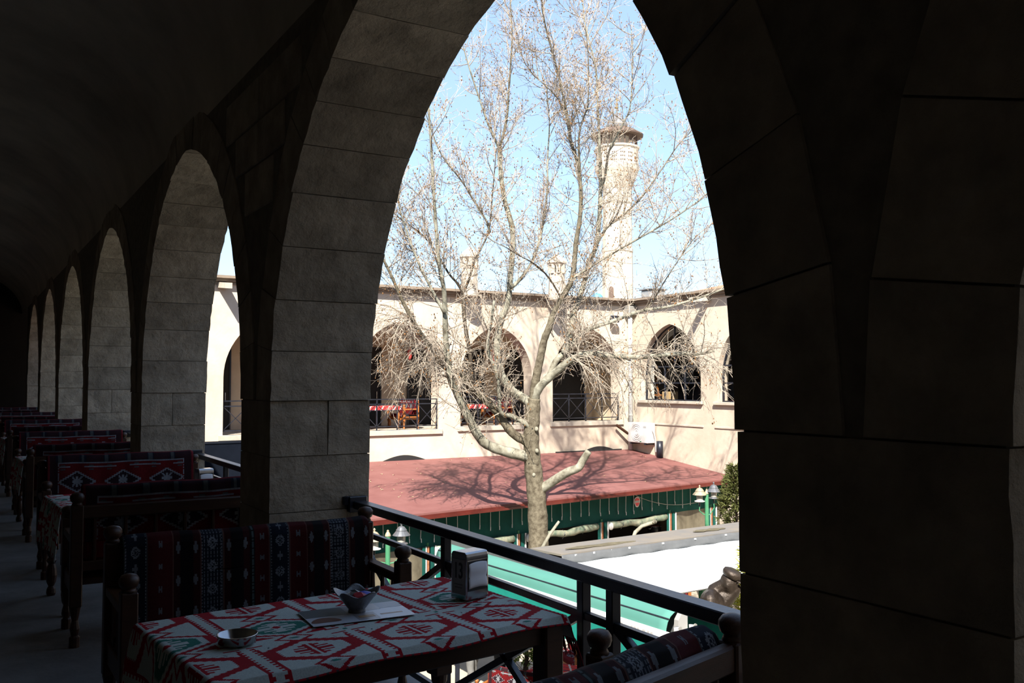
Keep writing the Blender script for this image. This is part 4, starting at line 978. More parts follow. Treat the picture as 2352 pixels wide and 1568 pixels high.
def lamp_post(px, py, d, spread, mats, pm, lab):
    t = at(px, py, d); e = empty('lamp_post', (t.x, t.y, GZ)); T(e, lab, 'lamp post', 'twin lantern lamp posts'); c = (t.x, t.y, 0)
    MB().lathe([(0.10, GZ), (0.10, GZ + 0.3), (0.055, GZ + 0.4), (0.055, t.z - 0.14)], c, 12).build('post', pm, e)
    MB().lathe([(0.07, t.z - 0.14), (0.06, t.z - 0.10), (0.025, t.z - 0.04), (0.03, t.z - 0.02), (0.0, t.z)], c, 10).build('finial', m_lampw, e)
    for sg, mt, dz in mats:
        rx = Vector((math.cos(TH), -math.sin(TH), 0)) * sg * spread; b = Vector((t.x, t.y, t.z + dz - 0.42)) + rx
        MB().tube([Vector((t.x, t.y, t.z - 0.75)), Vector((t.x, t.y, t.z - 0.72)) + rx * 0.5, b + Vector((0, 0, -0.25)) + rx * 0.05, b + Vector((0, 0, -0.13))], 0.016, 6).build('arm', pm, e)
        lantern(e, tuple(b), mt)
m_gp2 = M('pale_green_paint', (0.05, 0.20, 0.10), 0.5, 0.1, 4)
lamp_post(891, 1216, 20.3, 0.30, ((1, m_lampg, 0.10), (-1, m_lampw, -0.02)), m_gp2, 'pale green lamp post with two lanterns at the left of the pavilion')
lamp_post(1623, 1122, 26.0, 0.20, ((1, m_lampg, 0.14), (-1, m_lampw, 0.05)), m_gp2, 'green lamp post with two lanterns at the right of the pavilion')

# ------------------------------------------------------------------ awnings in the courtyard
# teal double awning running along the courtyard
aw = empty('teal_awning', (9.3, 13.7, GZ)); T(aw, 'long teal retractable awning with a white front bar, just below the railing', 'awning')
A0, A1 = 10.05, 17.4
HOOD = [(8.66, -2.0), (8.672, -1.90), (8.70, -1.81), (8.75, -1.745), (8.82, -1.70), (8.90, -1.675), (9.0, -1.668), (9.08, -1.675)]
def fab(u, v):
    y = lerp(A0 + 0.05, A1, u); q = v * (len(HOOD) - 1); i = min(int(q), len(HOOD) - 2); t = q - i
    x = lerp(HOOD[i][0], HOOD[i + 1][0], t); z = lerp(HOOD[i][1], HOOD[i + 1][1], t) - 0.16 * (y - A0) / (A1 - A0) + 0.008 * math.sin(y * 2.3 + v * 5) * math.sin(math.pi * v)
    return (x, y, z)
o = MB().grid(fab, 40, 14).build('hood_fabric', m_teal, aw, smooth=True); sd = o.modifiers.new('t', 'SOLIDIFY'); sd.thickness = 0.006; sd.offset = -1
MB().slab([(x, A1, z - 0.16) for x, z in HOOD] + [(9.08, A1, -2.2)], (0, 0.02, 0)).build('hood_end', m_teal, aw)
zf = lambda y: -2.02 - 0.16 * (y - A0) / (A1 - A0)
b = MB(); b.tube([(8.655, A0, zf(A0) + 0.025), (8.655, A1, zf(A1) + 0.025)], 0.062, 10); bar_ = b.build('front_bar', m_white, aw, smooth=True)
for q, (y, w_) in enumerate(((A0 + 0.25, 0.06), (A0 + 0.33, 0.05), (A0 + 0.42, 0.07), (A0 + 0.56, 0.05), (A0 + 0.63, 0.06), (A0 + 0.71, 0.05), (A0 + 0.95, 0.05))):
    MB().box(8.590, 8.596, y, y + w_, zf(y) + 0.0, zf(y) + 0.04).build('faint_lettering', M('letter_grey', (0.42, 0.41, 0.39), 0.6), bar_)
MB().tube([(8.715, A0 + 0.05, zf(A0) + 0.245), (8.715, A1, zf(A1) + 0.245)], 0.014, 6).build('crease_shade_line', m_iron, aw)  # dark tube stands in for the crease shading along the hood
def vfn(u, v): y = lerp(A0 + 0.1, A1, u); return (8.66 + 0.012 * math.sin(y * 9) * v, y, zf(y) - 0.07 - 0.50 * v)
vo = MB().grid(vfn, 60, 4).build('valance', m_teald, aw, smooth=True)
MB().tube([(8.655, A0 + 0.1, zf(A0) - 0.58), (8.655, A1, zf(A1) - 0.58)], 0.018, 5).build('hem', m_white, vo)
# end casting and arms
MB().slab([(8.78, A0 - 0.06, -2.05), (8.97, A0 - 0.06, -2.05), (8.97, A0 - 0.06, -1.64), (8.88, A0 - 0.06, -1.67), (8.80, A0 - 0.06, -1.78)], (0, 0.09, 0)).build('end_plate', M('end_plate', (0.30, 0.295, 0.28), 0.5), aw)
MB().cbox(8.80, 8.97, A0 - 0.05, A0 + 0.05, -2.35, -2.06, 0.01).build('end_box', m_iron, aw)
def arm(x, y, dx):
    MB().tube([(x, y, -1.86), (x + dx * 0.2, y, -1.98), (x + dx, y, -2.16)], [0.055, 0.042, 0.055], 10).build('arm', m_white, aw, smooth=True)
    MB().tube([(x, y - 0.062, -1.86), (x, y - 0.045, -1.86)], 0.03, 10).build('arm_bolt', m_lamp, aw)
arm(8.745, A0 - 0.10, 0.05); arm(9.03, A0 - 0.10, -0.05)
MB().cbox(8.97, 9.07, A0 + 0.1, A1, -2.35, -1.72, 0.02).build('ridge_beam', m_greyval, aw)
for y in (A0 + 0.3, A1 - 0.3): MB().cbox(8.98, 9.06, y - 0.04, y + 0.04, GZ, -2.3, 0.01).build('post', m_iron, aw)
# its other side: a flat strip of fabric and a hanging valance seen from inside
o = MB().grid(lambda u, v: (lerp(9.09, 9.56, v), lerp(9.35, A1, u), -1.74 - 0.14 * u - 0.05 * v), 30, 4).build('far_fabric', M('pale_teal', (0.20, 0.33, 0.29), 0.8), aw, smooth=True); sd = o.modifiers.new('t', 'SOLIDIFY'); sd.thickness = 0.006
def cur(u, v): y = lerp(9.35, A1, u); return (9.56 + 0.01 * math.sin(y * 8) * v, y, -1.80 - 0.14 * u - 0.36 * v)
o = MB().grid(cur, 40, 4).build('far_valance', m_teald, aw, smooth=True); MB().tube([(9.56, 9.35, -2.17), (9.56, A1, -2.31)], 0.016, 5).build('hem', m_white, o)

# white awning under a grey ridge cover
ww = empty('white_awning', (12.3, 13.2, GZ)); T(ww, 'bright white sloping awning under a grey ridge cover with a wavy edge', 'awning')
WX0, WX1 = 9.62, 16.5
rz_ = lambda x: -1.62 + 0.012 * (x - 9.25)
o = MB().grid(lambda u, v: (lerp(WX0, WX1, u), lerp(14.15, 11.75, v) , rz_(lerp(WX0, WX1, u)) - 0.10 - 0.17 * v - 0.03 * math.sin(math.pi * v)), 24, 8).build('fabric', m_whitefab, ww, smooth=True); sd = o.modifiers.new('t', 'SOLIDIFY'); sd.thickness = 0.006
MB().tube([(WX0, 11.72, rz_(WX0) - 0.29), (WX1, 11.72, rz_(WX1) - 0.29)], 0.035, 8).build('front_bar', m_white, ww)
cv = MB().slab([(WX0 - 0.1, 14.0, rz_(WX0) + 0.02), (WX1, 14.0, rz_(WX1) + 0.02), (WX1, 15.05, rz_(WX1) - 0.03), (WX0 - 0.1, 15.05, rz_(WX0) - 0.03)], (0, 0, 0.035)).build('ridge_cover', m_grey, ww)
def wav(u, v): x = lerp(WX0 - 0.1, WX1, u); return (x, 13.97 - 0.05 * v + 0.02 * math.sin(x * 8), rz_(x) + 0.04 - (0.17 + 0.028 * math.sin(x * 9.5)) * v)
o = MB().grid(wav, 160, 3).build('wavy_valance', m_greyval, ww, smooth=True); sd = o.modifiers.new('t', 'SOLIDIFY'); sd.thickness = 0.004
for q in range(12):
    x = WX0 + 0.2 + q * 0.42; MB().box(x - 0.02, x + 0.02, 13.955, 13.975, rz_(x) + 0.0, rz_(x) + 0.03).build('clip', m_white, o)
m_dirt = M('dried_mud', (0.10, 0.085, 0.05), 0.95, 0.3, 10)
for cx_, cy_, rx_ in ((10.7, 14.35, 0.85), (13.6, 14.45, 0.45)):
    T(MB().slab([(cx_ + rx_ * math.cos(a * math.pi / 10), cy_ + 0.11 * math.sin(a * math.pi / 10) * (1 + 0.3 * math.sin(a * 2.1)), rz_(cx_) + 0.05) for a in range(20)], (0, 0, 0.006)).build('dirt_stain', m_dirt, cv))
for x in (13.4, 15.9): MB().cbox(x - 0.06, x + 0.06, 14.4, 14.52, GZ, rz_(x) + 0.0, 0.01).build('post', m_gpost, ww)
# green post standing beyond the white awning
pz = at(1652, 1345, 21.0)
T(MB().tube([(pz.x, pz.y, GZ), (pz.x, pz.y, -2.2)], 0.035, 8).build('green_pole', m_gpost, smooth=True), 'thin green pole standing left of the bronze head', 'pole')

# ------------------------------------------------------------------ ground floor furniture seen through the railing
far_table((16.25, 19.75, GZ), 0.1, 'wooden table in the courtyard, left of the bronze statue', 'red patterned cloth on the courtyard table left of the bronze statue')
far_bench((17.4, 20.0, GZ), rad(-80), 'honey wooden bench beside the courtyard table near the bronze statue')
p = at(1345, 1500, 20.6); far_bench((p.x, p.y, GZ), rad(-100), 'honey wooden bench in the courtyard, right of the near table leg')
p = at(1190, 1545, 18.0); far_bench((p.x, p.y, GZ), rad(-62), 'honey wooden bench in the courtyard, under the crossed railing bars')
p = at(1290, 1560, 18.6); far_table((p.x, p.y, GZ), rad(-60), 'wooden table in the courtyard, behind the near table leg', 'red patterned cloth in the courtyard, behind the near table leg')

# pale bare saplings in front of the pavilion, steel pot on a ledge
s0 = at(1240, 1262, 19.3)
e = empty('bare_sapling', (s0.x, s0.y, GZ)); T(e, 'pale bare stick leaning beside the plane tree trunk', 'sapling', 'pale bare saplings')
MB().tube([(s0.x, s0.y, GZ), at(1236, 1300, 19.3), at(1243, 1262, 19.3), at(1262, 1228, 19.4), at(1284, 1197, 19.5)], [0.05, 0.045, 0.04, 0.036, 0.028], 8).build('stem', m_barkp, e, smooth=True)
s0 = at(1455, 1240, 20.8)
e = empty('bare_sapling', (s0.x, s0.y, GZ)); T(e, 'pale bare stick curving to the right above the grey ridge cover', 'sapling', 'pale bare saplings')
MB().tube([(s0.x, s0.y, GZ), at(1455, 1300, 20.8), at(1454, 1236, 20.8), at(1459, 1222, 20.8), at(1474, 1208, 20.9), at(1492, 1202, 20.9), at(1507, 1198, 21.0)], [0.06, 0.05, 0.045, 0.045, 0.042, 0.042, 0.035], 8).build('stem', m_barkp, e, smooth=True)
MB().tube([at(1500, 1200, 20.9), at(1504, 1192, 20.9)], [0.035, 0.025], 6).build('stub', m_barkp, e)
pt = at(1503, 1226, 28.7)
e = empty('steel_pot', (pt.x, pt.y, pt.z)); T(e, 'shiny steel cooking pot inside the pavilion opening', 'pot')
MB().lathe([(0.20, 0), (0.21, 0.02), (0.21, 0.25), (0.225, 0.255), (0.22, 0.262), (0.20, 0.26), (0.19, 0.03), (0, 0.03)], tuple(pt), 16).build('pan', m_chrome, e, smooth=True)
for sg in (-1, 1): MB().tube([pt + Vector((sg * 0.20, 0.05, 0.18)), pt + Vector((sg * 0.27, 0.03, 0.19)), pt + Vector((sg * 0.27, -0.05, 0.19)), pt + Vector((sg * 0.20, -0.06, 0.18))], 0.012, 5).build('handle', m_chrome, e)
T(MB().cbox(pt.x - 1.1, pt.x + 0.9, pt.y - 0.3, pt.y + 0.35, GZ, pt.z - 0.002, 0.01).build('serving_counter', m_dark), 'dark serving counter carrying the steel pot', 'counter')
# a white crate behind the plastic curtain side
# ------------------------------------------------------------------ evergreen shrub at the right
def shrub(bx, by, h, r, n_, lab, mat, nm, seed):
    rr = random.Random(seed); e = empty(nm, (bx, by, GZ)); T(e, lab, 'shrub')
    MB().tube([(bx, by, GZ), (bx + 0.05, by, GZ + h * 0.5), (bx, by, GZ + h * 0.92)], [0.07, 0.05, 0.015], 6).build('stem', m_barkd, e)
    mb = MB(); tw = MB()
    for i in range(n_):
        a = rr.uniform(0, 6.28); zf_ = rr.random() ** 0.8; z = GZ + 0.3 + (h - 0.3) * zf_; q = r * (1 - 0.75 * zf_) * (0.35 + 0.65 * math.sqrt(rr.random())) * (1 + 0.35 * math.sin(a * 3 + zf_ * 9))
        c = Vector((bx + q * math.cos(a), by + q * math.sin(a), z)); d = Vector((math.cos(a), math.sin(a), rr.uniform(-0.3, 0.9))).normalized()
        if i % 6 == 0: tw.tube([(bx, by, z - 0.25), c], [0.008, 0.004], 3, False)
        for k in range(5):
            t = (d + Vector((rr.uniform(-.7, .7), rr.uniform(-.7, .7), rr.uniform(-.6, .7)))).normalized(); L_ = rr.uniform(0.07, 0.16); s2 = t.cross(Vector((rr.random(), rr.random(), rr.random()))).normalized() * 0.016
            mb.add([c - s2, c + s2, c + t * L_ + s2 * 0.4, c + t * L_ - s2 * 0.4], [(0, 1, 2, 3)])
    T(mb.build('foliage', mat, e), kind='stuff'); T(tw.build('twigs', m_barkd, e), kind='stuff')
p = at(1690, 1150, 24.6); shrub(p.x, p.y, 4.35, 0.72, 1500, 'feathery olive green evergreen shrub at the right end of the pavilion', m_leaf, 'evergreen_shrub', 3)
p = at(1716, 1335, 15.6); shrub(p.x, p.y, 3.75, 0.24, 420, 'yellow green shrub behind the bronze head', M('yellow_leaf', (0.36, 0.36, 0.04), 0.8, 0.4, 2), 'yellow_shrub', 4)
p = at(1206, 1482, 20.6); shrub(p.x, p.y, 0.9, 0.32, 220, 'low green plant in the courtyard beyond the railing', M('grass_leaf', (0.20, 0.28, 0.06), 0.8, 0.4, 2), 'low_plant', 5)

# ------------------------------------------------------------------ figures: one continuous remeshed surface each
def limb(mb, a, b, ra, rb, n=10):
    a, b = Vector(a), Vector(b); pts = []; rr = []; m_ = 6
    d = (b - a).normalized()
    for i in range(3): t = (i + 0.6) / 3; pts.append(a - d * ra * math.cos(t * math.pi / 2)); rr.append(max(0.004, ra * math.sin(t * math.pi / 2)))
    for i in range(1, m_): pts.append(a.lerp(b, i / m_)); rr.append(lerp(ra, rb, i / m_))
    for i in range(3): t = (2.4 - i) / 3; pts.append(b + d * rb * math.cos(t * math.pi / 2)); rr.append(max(0.004, rb * math.sin(t * math.pi / 2)))
    mb.tube(pts, rr, n)
def remesh(o, vox, smooth=4):
    r = o.modifiers.new('remesh', 'REMESH'); r.mode = 'VOXEL'; r.voxel_size = vox; r.use_smooth_shade = True
    s_ = o.modifiers.new('smooth', 'SMOOTH'); s_.iterations = smooth; s_.factor = 0.5
    return o
# bronze statue on a pedestal
sb = at(1641, 1340, 15.2); K = 1.5; fx = Vector((0.62, -0.78, 0)); sx_ = Vector((0.78, 0.62, 0))      # faces down and to the right
feet = sb.z - 1.50 * K
e = empty('bronze_statue', (sb.x, sb.y, feet)); T(e, 'dark bronze statue of a man in a flat cap and jacket looking down', 'statue')
def S(r, f, h): return Vector((sb.x, sb.y, feet)) + sx_ * r * K + fx * f * K + Vector((0, 0, h * K))
mb = MB()
for sg in (-1, 1):
    limb(mb, S(sg * 0.10, 0, 0.92), S(sg * 0.12, 0.06, 0.50), 0.105 * K, 0.075 * K); limb(mb, S(sg * 0.12, 0.06, 0.50), S(sg * 0.12, 0, 0.07), 0.075 * K, 0.05 * K); limb(mb, S(sg * 0.12, -0.02, 0.05), S(sg * 0.13, 0.18, 0.045), 0.05 * K, 0.04 * K)
    limb(mb, S(sg * 0.20, -0.02, 1.36), S(sg * 0.28, 0.02, 1.08), 0.085 * K, 0.066 * K); limb(mb, S(sg * 0.28, 0.02, 1.08), S(sg * 0.13, 0.26, 1.02), 0.062 * K, 0.05 * K)
    for q in range(4): limb(mb, S(sg * (0.10 + 0.018 * q), 0.28, 1.00 + 0.01 * q), S(sg * (0.03 + 0.018 * q), 0.36, 0.985 + 0.01 * q), 0.013 * K, 0.011 * K, 6)
    limb(mb, S(sg * 0.13, 0.27, 1.05), S(sg * 0.08, 0.34, 1.06), 0.014 * K, 0.012 * K, 6)
limb(mb, S(0, 0, 0.98), S(0, 0.01, 1.18), 0.165 * K, 0.175 * K); limb(mb, S(-0.09, -0.02, 1.30), S(0.09, -0.02, 1.30), 0.145 * K, 0.145 * K); limb(mb, S(-0.17, -0.02, 1.38), S(0.17, -0.02, 1.38), 0.08 * K, 0.08 * K)
limb(mb, S(0, 0.0, 1.42), S(0, 0.12, 1.50), 0.085 * K, 0.075 * K)
h0 = S(0, 0.16, 1.52); mb.ell(h0, (0.10 * K, 0.105 * K, 0.125 * K), 14, 10); limb(mb, S(0, 0.08, 1.30), S(0, 0.22, 1.44), 0.11 * K, 0.065 * K)
limb(mb, S(0, 0.23, 1.44), S(0, 0.245, 1.40), 0.05 * K, 0.03 * K); limb(mb, S(0, 0.255, 1.51), S(0, 0.275, 1.475), 0.014 * K, 0.020 * K)          # jaw, nose
limb(mb, S(-0.045, 0.245, 1.535), S(0.045, 0.245, 1.535), 0.022 * K, 0.022 * K); limb(mb, S(-0.03, 0.262, 1.445), S(0.03, 0.262, 1.445), 0.012 * K, 0.012 * K)   # brow, moustache
for sg in (-1, 1):
    mb.ell(S(sg * 0.092, 0.15, 1.505), (0.018 * K, 0.018 * K, 0.032 * K), 8, 6)
    limb(mb, S(sg * 0.05, 0.10, 1.40), S(sg * 0.10, 0.14, 1.15), 0.035 * K, 0.03 * K)                        # lapels
    limb(mb, S(sg * 0.16, 0.08, 1.30), S(sg * 0.15, 0.12, 1.05), 0.03 * K, 0.03 * K)
limb(mb, S(-0.14, 0.02, 0.92), S(0.14, 0.02, 0.92), 0.14 * K, 0.14 * K)
remesh(mb.build('figure', m_bronze, e, smooth=True), 0.017, 3)
mb = MB(); mb.m = Matrix.Translation(S(0, 0.19, 1.592)) @ Matrix.Rotation(math.atan2(fx.y, fx.x), 4, 'Z') @ Matrix.Rotation(0.42, 4, 'Y')
mb.lathe([(0.09 * K, -0.02), (0.108 * K, 0.0), (0.118 * K, 0.03 * K), (0.11 * K, 0.062 * K), (0.07 * K, 0.08 * K), (0, 0.085 * K)], n=18).slab([(0.07 * K, -0.09 * K, -0.015), (0.17 * K, -0.06 * K, -0.025), (0.19 * K, 0, -0.03), (0.17 * K, 0.06 * K, -0.025), (0.07 * K, 0.09 * K, -0.015)], (0, 0, 0.018))
mb.build('cap', m_bronze, e, smooth=True)
e = empty('stone_pedestal', (sb.x, sb.y, GZ)); T(e, 'rough grey stone pedestal carrying the bronze statue', 'pedestal'); m_ped = M('pedestal_stone', (0.42, 0.38, 0.33), 0.95, 0.25, 4, 0.5, 8, rnd=0.15)
hh = (feet - GZ); rows = 5
for q in range(rows):
    for k in range(4):
        a = math.pi / 2 * k + (0.35 if q % 2 else 0); cx_, cy_ = sb.x + 0.28 * math.cos(a), sb.y + 0.28 * math.sin(a); m2 = MB(); m2.m = Matrix.Translation((cx_, cy_, 0)) @ Matrix.Rotation(a, 4, 'Z')
        m2.cbox(-0.26, 0.26 + jit(0.04), -0.27, 0.27, GZ + hh * q / rows + 0.004, GZ + hh * (q + 1) / rows - 0.002, 0.03); m2.build('stone', m_ped, e)

def person(px, py, d, face, top, leg, lab, hold=None, seed=1):
    f0 = at(px, py, d); f0.z = GZ; e = empty('person', f0); T(e, lab, 'person', 'people in the courtyard')
    F_ = Vector((math.cos(face), math.sin(face), 0)); X_ = Vector((F_.y, -F_.x, 0))
    P = lambda r, f, h: f0 + X_ * r + F_ * f + Vector((0, 0, h))
    mb = MB(); st = 0.14                                   # mid-stride
    for sg in (-1, 1):
        limb(mb, P(sg * 0.09, 0, 0.90), P(sg * 0.10, sg * st * 0.6 + 0.03, 0.49), 0.085, 0.06); limb(mb, P(sg * 0.10, sg * st * 0.6 + 0.03, 0.49), P(sg * 0.10, sg * st, 0.09), 0.058, 0.04)
        limb(mb, P(sg * 0.10, sg * st - 0.03, 0.05), P(sg * 0.11, sg * st + 0.15, 0.04), 0.045, 0.036)
        limb(mb, P(sg * 0.19, 0, 1.40), P(sg * 0.24, -0.03, 1.12), 0.055, 0.045); limb(mb, P(sg * 0.24, -0.03, 1.12), P(sg * 0.23, 0.10, 0.88), 0.042, 0.03)
        limb(mb, P(sg * 0.23, 0.11, 0.86), P(sg * 0.228, 0.135, 0.80), 0.03, 0.034)
        for q in range(4): limb(mb, P(sg * (0.245 - 0.0), 0.110 + 0.020 * q, 0.785), P(sg * 0.222, 0.115 + 0.020 * q, 0.715 + 0.008 * abs(q - 1.5)), 0.0095, 0.0085, 6)
        limb(mb, P(sg * 0.215, 0.145, 0.82), P(sg * 0.205, 0.185, 0.775), 0.011, 0.009, 6)
    limb(mb, P(0, 0, 0.95), P(0, 0, 1.15), 0.13, 0.125); limb(mb, P(-0.08, 0, 1.29), P(0.08, 0, 1.29), 0.115, 0.115); limb(mb, P(-0.14, 0, 1.41), P(0.14, 0, 1.41), 0.06, 0.06)
    limb(mb, P(0, 0, 1.44), P(0, 0.02, 1.55), 0.052, 0.05); mb.ell(P(0, 0.03, 1.64), (0.078, 0.078, 0.115), 12, 10)
    limb(mb, P(0, 0.09, 1.57), P(0, 0.10, 1.56), 0.035, 0.03); limb(mb, P(0, 0.108, 1.645), P(0, 0.125, 1.615), 0.010, 0.014)
    for sg in (-1, 1): mb.ell(P(sg * 0.082, 0.02, 1.63), (0.012, 0.012, 0.03), 6, 5)
    body = remesh(mb.build('body', m_skin, e, smooth=True), 0.008, 3)
    mb = MB()
    for sg in (-1, 1):
        limb(mb, P(sg * 0.09, 0, 0.90), P(sg * 0.10, sg * st * 0.6 + 0.03, 0.49), 0.108, 0.080); limb(mb, P(sg * 0.10, sg * st * 0.6 + 0.03, 0.49), P(sg * 0.10, sg * st, 0.12), 0.078, 0.064)
    limb(mb, P(-0.06, 0, 0.95), P(0.06, 0, 0.95), 0.135, 0.135)
    remesh(mb.build('trousers', leg, e, smooth=True), 0.014, 2)
    mb = MB()
    limb(mb, P(-0.05, 0, 0.95), P(0.05, 0, 0.95), 0.15, 0.15); limb(mb, P(0, 0, 0.98), P(0, 0, 1.2), 0.158, 0.15); limb(mb, P(-0.09, 0, 1.29), P(0.09, 0, 1.29), 0.138, 0.138); limb(mb, P(-0.15, 0, 1.41), P(0.15, 0, 1.41), 0.078, 0.078)
    for sg in (-1, 1): limb(mb, P(sg * 0.19, 0, 1.40), P(sg * 0.24, -0.03, 1.12), 0.074, 0.064); limb(mb, P(sg * 0.24, -0.03, 1.12), P(sg * 0.232, 0.085, 0.91), 0.060, 0.048)
    remesh(mb.build('jacket', top, e, smooth=True), 0.014, 2)
    mb = MB(); mb.ell(P(0, 0.005, 1.685), (0.088, 0.088, 0.09), 12, 8); remesh(mb.build('hair', M('dark_hair', (0.015, 0.011, 0.009), 0.7), e, smooth=True), 0.012, 2)
    for sg in (-1, 1): limb(mb2 := MB(), P(sg * 0.10, sg * st - 0.03, 0.055), P(sg * 0.11, sg * st + 0.16, 0.045), 0.054, 0.045); mb2.build('shoe', m_black, e, smooth=True)
    if hold:
        b_ = P(0.222, 0.145, 0.66); c = empty('water_bottle', b_); T(c, 'clear plastic water bottle with a blue label in the grey person’s hand', 'bottle')
        c['label'] = 'clear plastic water bottle held by the person in grey'
        mg = M('bottle_plastic', (0.75, 0.80, 0.84), 0.12, spec=0.6)
        MB().lathe([(0.030, -0.02), (0.033, 0.0), (0.033, 0.12), (0.014, 0.17), (0.014, 0.185)], tuple(b_), 12).build('bottle_body', mg, c, smooth=True)
        MB().lathe([(0.0335, 0.03), (0.0335, 0.075)], tuple(b_), 12).build('paper_label', M('blue_label', (0.02, 0.05, 0.4), 0.5), c)
        MB().lathe([(0.016, 0.183), (0.016, 0.205), (0, 0.206)], tuple(b_), 10).build('bottle_cap', m_white, c)
person(1086, 1568, 19.6, rad(95), M('grey_jacket', (0.16, 0.155, 0.14), 0.9, 0.3, 9), M('grey_trousers', (0.13, 0.13, 0.125), 0.9, 0.2, 8), 'person in grey jacket and trousers walking in the courtyard, holding a bottle', True)
person(1150, 1548, 20.4, rad(80), M('black_jacket', (0.012, 0.012, 0.013), 0.8), M('black_trousers', (0.014, 0.014, 0.016), 0.9), 'person in black clothes walking in the courtyard beside the grey one')

# ------------------------------------------------------------------ the plane tree
TD = 22.4
tree = empty('plane_tree', (at(1237, 1265, TD).x, at(1237, 1265, TD).y, GZ)); T(tree, 'large bare plane tree with pale mottled bark and brown seed balls', 'tree')
def smooth_path(pts, sub=5):
    P_ = [Vector(p) for p in pts]; out = []
    for i in range(len(P_) - 1):
        p0 = P_[max(i - 1, 0)]; p1 = P_[i]; p2 = P_[i + 1]; p3 = P_[min(i + 2, len(P_) - 1)]
        for k in range(sub):
            t = k / sub; out.append(0.5 * ((2 * p1) + (-p0 + p2) * t + (2 * p0 - 5 * p1 + 4 * p2 - p3) * t * t + (-p0 + 3 * p1 - 3 * p2 + p3) * t ** 3))
    out.append(P_[-1]); return out
base = at(1237, 1265, TD)
trunk = [Vector((base.x, base.y, GZ - 0.05)), Vector((base.x, base.y, GZ + 0.5)), at(1237, 1265, TD), at(1233, 1150, TD), at(1224, 1070, TD), at(1220, 1010, TD), at(1223, 950, TD), at(1226, 915, TD)]
tp = smooth_path(trunk, 6); trr = smooth_path([(r, 0, 0) for r in (0.40, 0.31, 0.255, 0.235, 0.215, 0.195, 0.19, 0.16)], 6)
mb = MB(); mb.tube(tp, [r.x * (1 + 0.05 * math.sin(i * 1.7)) for i, r in enumerate(trr)], 16); mb.build('trunk', m_bark, tree, smooth=True)
for px, py in ((1233, 1035), (1226, 1090), (1232, 985)):
    q = at(px, py, TD - 0.2); MB().ell(q, (0.05, 0.05, 0.06), 8, 6).build('branch_scar', m_barkp, tree, smooth=True)
